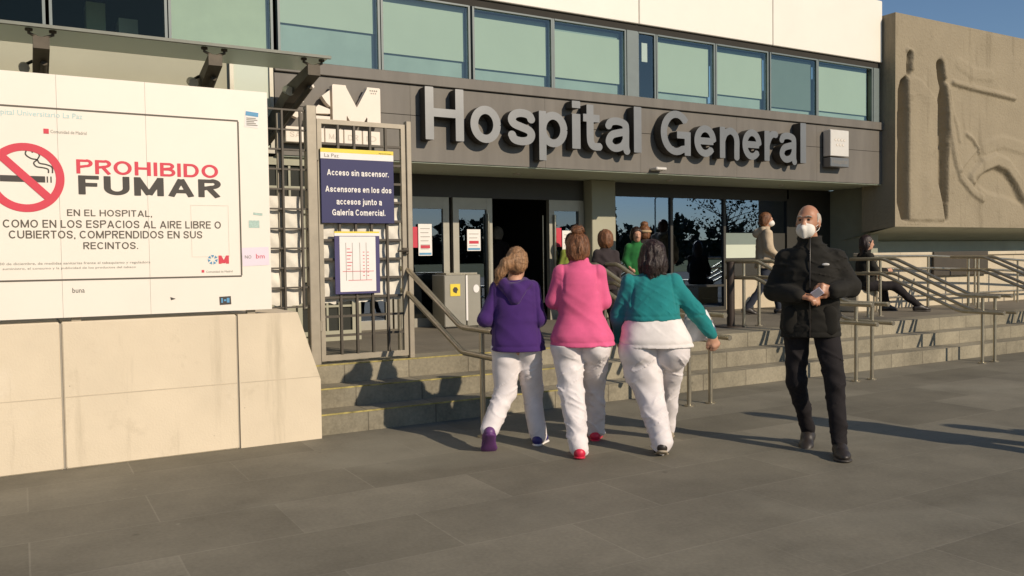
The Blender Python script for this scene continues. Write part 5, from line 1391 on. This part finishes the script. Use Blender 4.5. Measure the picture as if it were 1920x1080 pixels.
def slab(hw, hh, hd, off=0): 
    vs = [tuple(F(pc + ux * a * hw + uz * b * hh + uy * (off + c * hd))) for c in (-1, 1) for a, b in ((-1, -1), (1, -1), (1, 1), (-1, 1))]
    return MB().add(vs, [(0, 1, 2, 3), (7, 6, 5, 4), (0, 4, 5, 1), (1, 5, 6, 2), (2, 6, 7, 3), (3, 7, 4, 0)])
slab(.036, .028, .004).build('case', 'paper_lilac', t); slab(.032, .024, .0008, .0052).build('screen', 'bag_grey', t)

# ---------------------------------------------------------------- people further off (one builder, different poses and clothes)
def figure(label, pos, az, h=1.62, top='coat_dark', legs='jeans', hair='hair_dark', stride=.18, arm=(0, 0), hood=False, bun=False, skin='skin', long=.0, sit=None, wide=1.0, group=None, mask=False, shoes='shoe_dark', headyaw=0, vox=.014):
    t, F = person(label, pos, az, group)
    k = h / 1.70
    z = lambda v: v * k
    zh = sit if sit else z(.90)
    dz = zh - z(.90)
    J = dict(neck=(0, 0, z(1.42) + dz), chin=(0, .03, z(1.50) + dz), chest=(0, 0, z(1.25) + dz), pelvis=(0, 0, z(.92) + dz), shoL=(-.145 * k * wide, 0, z(1.35) + dz), shoR=(.145 * k * wide, 0, z(1.35) + dz), hipL=(-.09 * k, 0, zh - .02), hipR=(.09 * k, 0, zh - .02))
    for s_, sg, fw in (('L', -1, arm[0]), ('R', 1, arm[1])):
        J['elb' + s_] = (sg * .20 * k * wide, -.02 + .10 * fw, z(1.10) + dz + .02 * fw); J['wri' + s_] = (sg * (.22 - .10 * fw) * k * wide, .05 + .24 * fw, z(.90) + dz + .22 * fw)
    if sit:
        J['kneL'] = (-.12, .34, zh - .06); J['kneR'] = (.10, .42, zh - .04); J['ankL'] = (-.14, .40, .09); J['ankR'] = (.12, .78, .10)
    else:
        J['kneL'] = (-.09 * k, stride * .75, z(.48)); J['kneR'] = (.09 * k, -stride * .2, z(.48)); J['ankL'] = (-.09 * k, stride, z(.09)); J['ankR'] = (.09 * k, -stride * 1.2, z(.11))
    hp, hs, T, Mh = head_prims((0, .03, z(1.58) + dz), headyaw, .94 * (k ** .5))
    hands = [hand_prims(J['wriL'], (0.2, .3 + arm[0], -.8 + arm[0]), (.9, .2, 0), 1, 25, k), hand_prims(J['wriR'], (-.2, .3 + arm[1], -.8 + arm[1]), (-.9, .2, 0), -1, 25, k)]
    grow('body', core(J, hp, hands, .05 * k, .82 * k), skin, t, F, .0105, .02, subs=hs)
    hr = [ell3(T((0, -.022, .032)), A_(.090, .106, .106) * .94, Mh), ell3(T((0, -.05, -.03)), A_(.086, .072, .08) * .94, Mh)]
    if long: hr += [cone(T((s_ * .06, -.03, -.04)), T((s_ * .075, -.02, -.04 - long)), .042, .03) for s_ in (-1, 1)] + [cone(T((0, -.07, -.06)), T((0, -.07, -.05 - long)), .06, .045)]
    h_ = grow('hair', hr, hair, t, F, .011, .03, cuts=[lambda P: ((P - T((0, .055, .03))) @ Mh) @ A_(0, 1, -.55)], disp=folds(.007, 45, 12, 7))
    strands(h_, 160, down, (.04, .08), 9)
    if bun: grow('hair_bun', [ell3(T((0, -.03, .15)), A_(.055, .055, .045), Mh)], hair, t, F, .01, .02, disp=folds(.006, 50, 40, 3))
    if mask: grow('face_mask', [ell3(T((0, .060, -.055)), A_(.064, .062, .054), Mh), cone(T((0, .10, -.02)), T((0, .12, -.06)), .014, .014)], 'mask_white', t, F, .01, .03, cuts=[lambda P: .012 - ((P - T((0, 0, 0))) @ Mh)[:, 1]])
    zl = z(.78) + dz if not sit else zh - .05
    tp = [loft([(zl, 0, 0, .185 * k * wide, .15 * k), (z(1.0) + dz, 0, 0, .168 * k * wide, .135 * k), (z(1.25) + dz, 0, 0, .170 * k * wide, .128 * k), (z(1.34) + dz, 0, 0, .14 * k * wide, .105 * k), (z(1.40) + dz, 0, 0, .09 * k, .08 * k), (z(1.47) + dz, 0, .01, .07 * k, .07 * k)])]
    for s_ in 'LR': tp += chain([(0, 0, z(1.34) + dz), J['sho' + s_], J['elb' + s_], J['wri' + s_]], [.06 * k, .063 * k * wide, .057 * k * wide, .044 * k])
    j_ = grow('coat', tp, top, t, F, vox, .03, disp=folds(.009, 9, 9, int(abs(pos[0]) * 10)))
    if hood: grow('hood', [cone((-.09, -.05, z(1.42) + dz), (0, -.12, z(1.36) + dz), .05, .06), cone((0, -.12, z(1.36) + dz), (.09, -.05, z(1.42) + dz), .06, .05)], top, j_, F, vox, .04)
    tr = []
    for s_ in 'LR': tr += chain([J['pelvis'], J['hip' + s_], J['kne' + s_], (J['ank' + s_][0], J['ank' + s_][1], J['ank' + s_][2] + .0)], [.09 * k, .098 * k, .070 * k, .054 * k])
    grow('trousers', tr, legs, t, F, vox, .04, disp=folds(.008, 9, 7, int(abs(pos[1]) * 10)))
    shoe('shoe', J['ankL'][:2] + (J['ankL'][2],), (-.1, 1), shoes, t, F, .25 * k, 0); shoe('shoe', J['ankR'][:2] + (J['ankR'][2] + .0,), (.1, 1), shoes, t, F, .25 * k, 0 if sit else 12)
    return t, F
figure('person in a padded beige coat with dark trousers walking right on the landing', (10.0, 9.42, .5), 122, 1.56, 'coat_beige', 'jeans', 'hair_auburn', .24, (.2, .35), hood=True, wide=1.15, headyaw=0, mask=True)
figure('seated person in black with long dark hair on a pale stone block by the railing', (11.46, 8.72, .5), 118, 1.60, 'coat_black', 'trousers_black', 'hair_dark', long=.16, sit=.44, arm=(.55, .9))
o = MB().bbox(11.20, 11.70, 8.66, 9.02, .5, .86, .02).build('stone_block', 'bench_stone'); tag(o, 'pale stone block under the seated person in black', 'stone block')
figure('person in a dark coat seen from behind between the women in pink and turquoise', (5.72, 7.75, .5), 20, 1.19, 'coat_dark', 'trousers_black', 'hair_auburn', .1)
figure('person in a green reflective vest facing the entrance beside the big window', (7.74, 9.75, .5), 200, 1.32, 'green_vest', 'jeans', 'hair_dark', .06, (.3, .3))
t, F = figure('person with a brown hair bun and tan headband above the woman in turquoise', (7.98, 9.85, .5), 35, 1.36, 'coat_dark', 'jeans', 'hair_auburn', .08, bun=True)
MB().tube([tuple(F(A_(.088 * math.cos(a), .012 + .104 * math.sin(a), 1.285))) for a in np.linspace(0, 6.28, 20)], .020, 8).build('headband', 'band_tan', t)
figure('guard in a lime reflective vest at the right edge of the dark doorway', (6.98, 10.30, .5), 190, 1.24, 'lime_vest', 'jeans', 'hair_dark', .05)
figure('grey haired person standing inside the dark doorway', (6.82, 12.2, .5), 10, 1.42, 'coat_dark', 'jeans', 'hair_grey', .05)
# two passers-by just outside the right edge of the picture; their long shadows cross the paving
figure('passer-by in a dark coat just outside the right edge, nearest the viewer', (6.62, 2.35, 0), 300, 1.72, 'coat_dark', 'jeans', 'hair_dark', .22)
figure('passer-by in a beige coat just outside the right edge, farther from the picture', (7.55, 1.05, 0), 300, 1.72, 'coat_beige', 'jeans', 'hair_dark', .2)
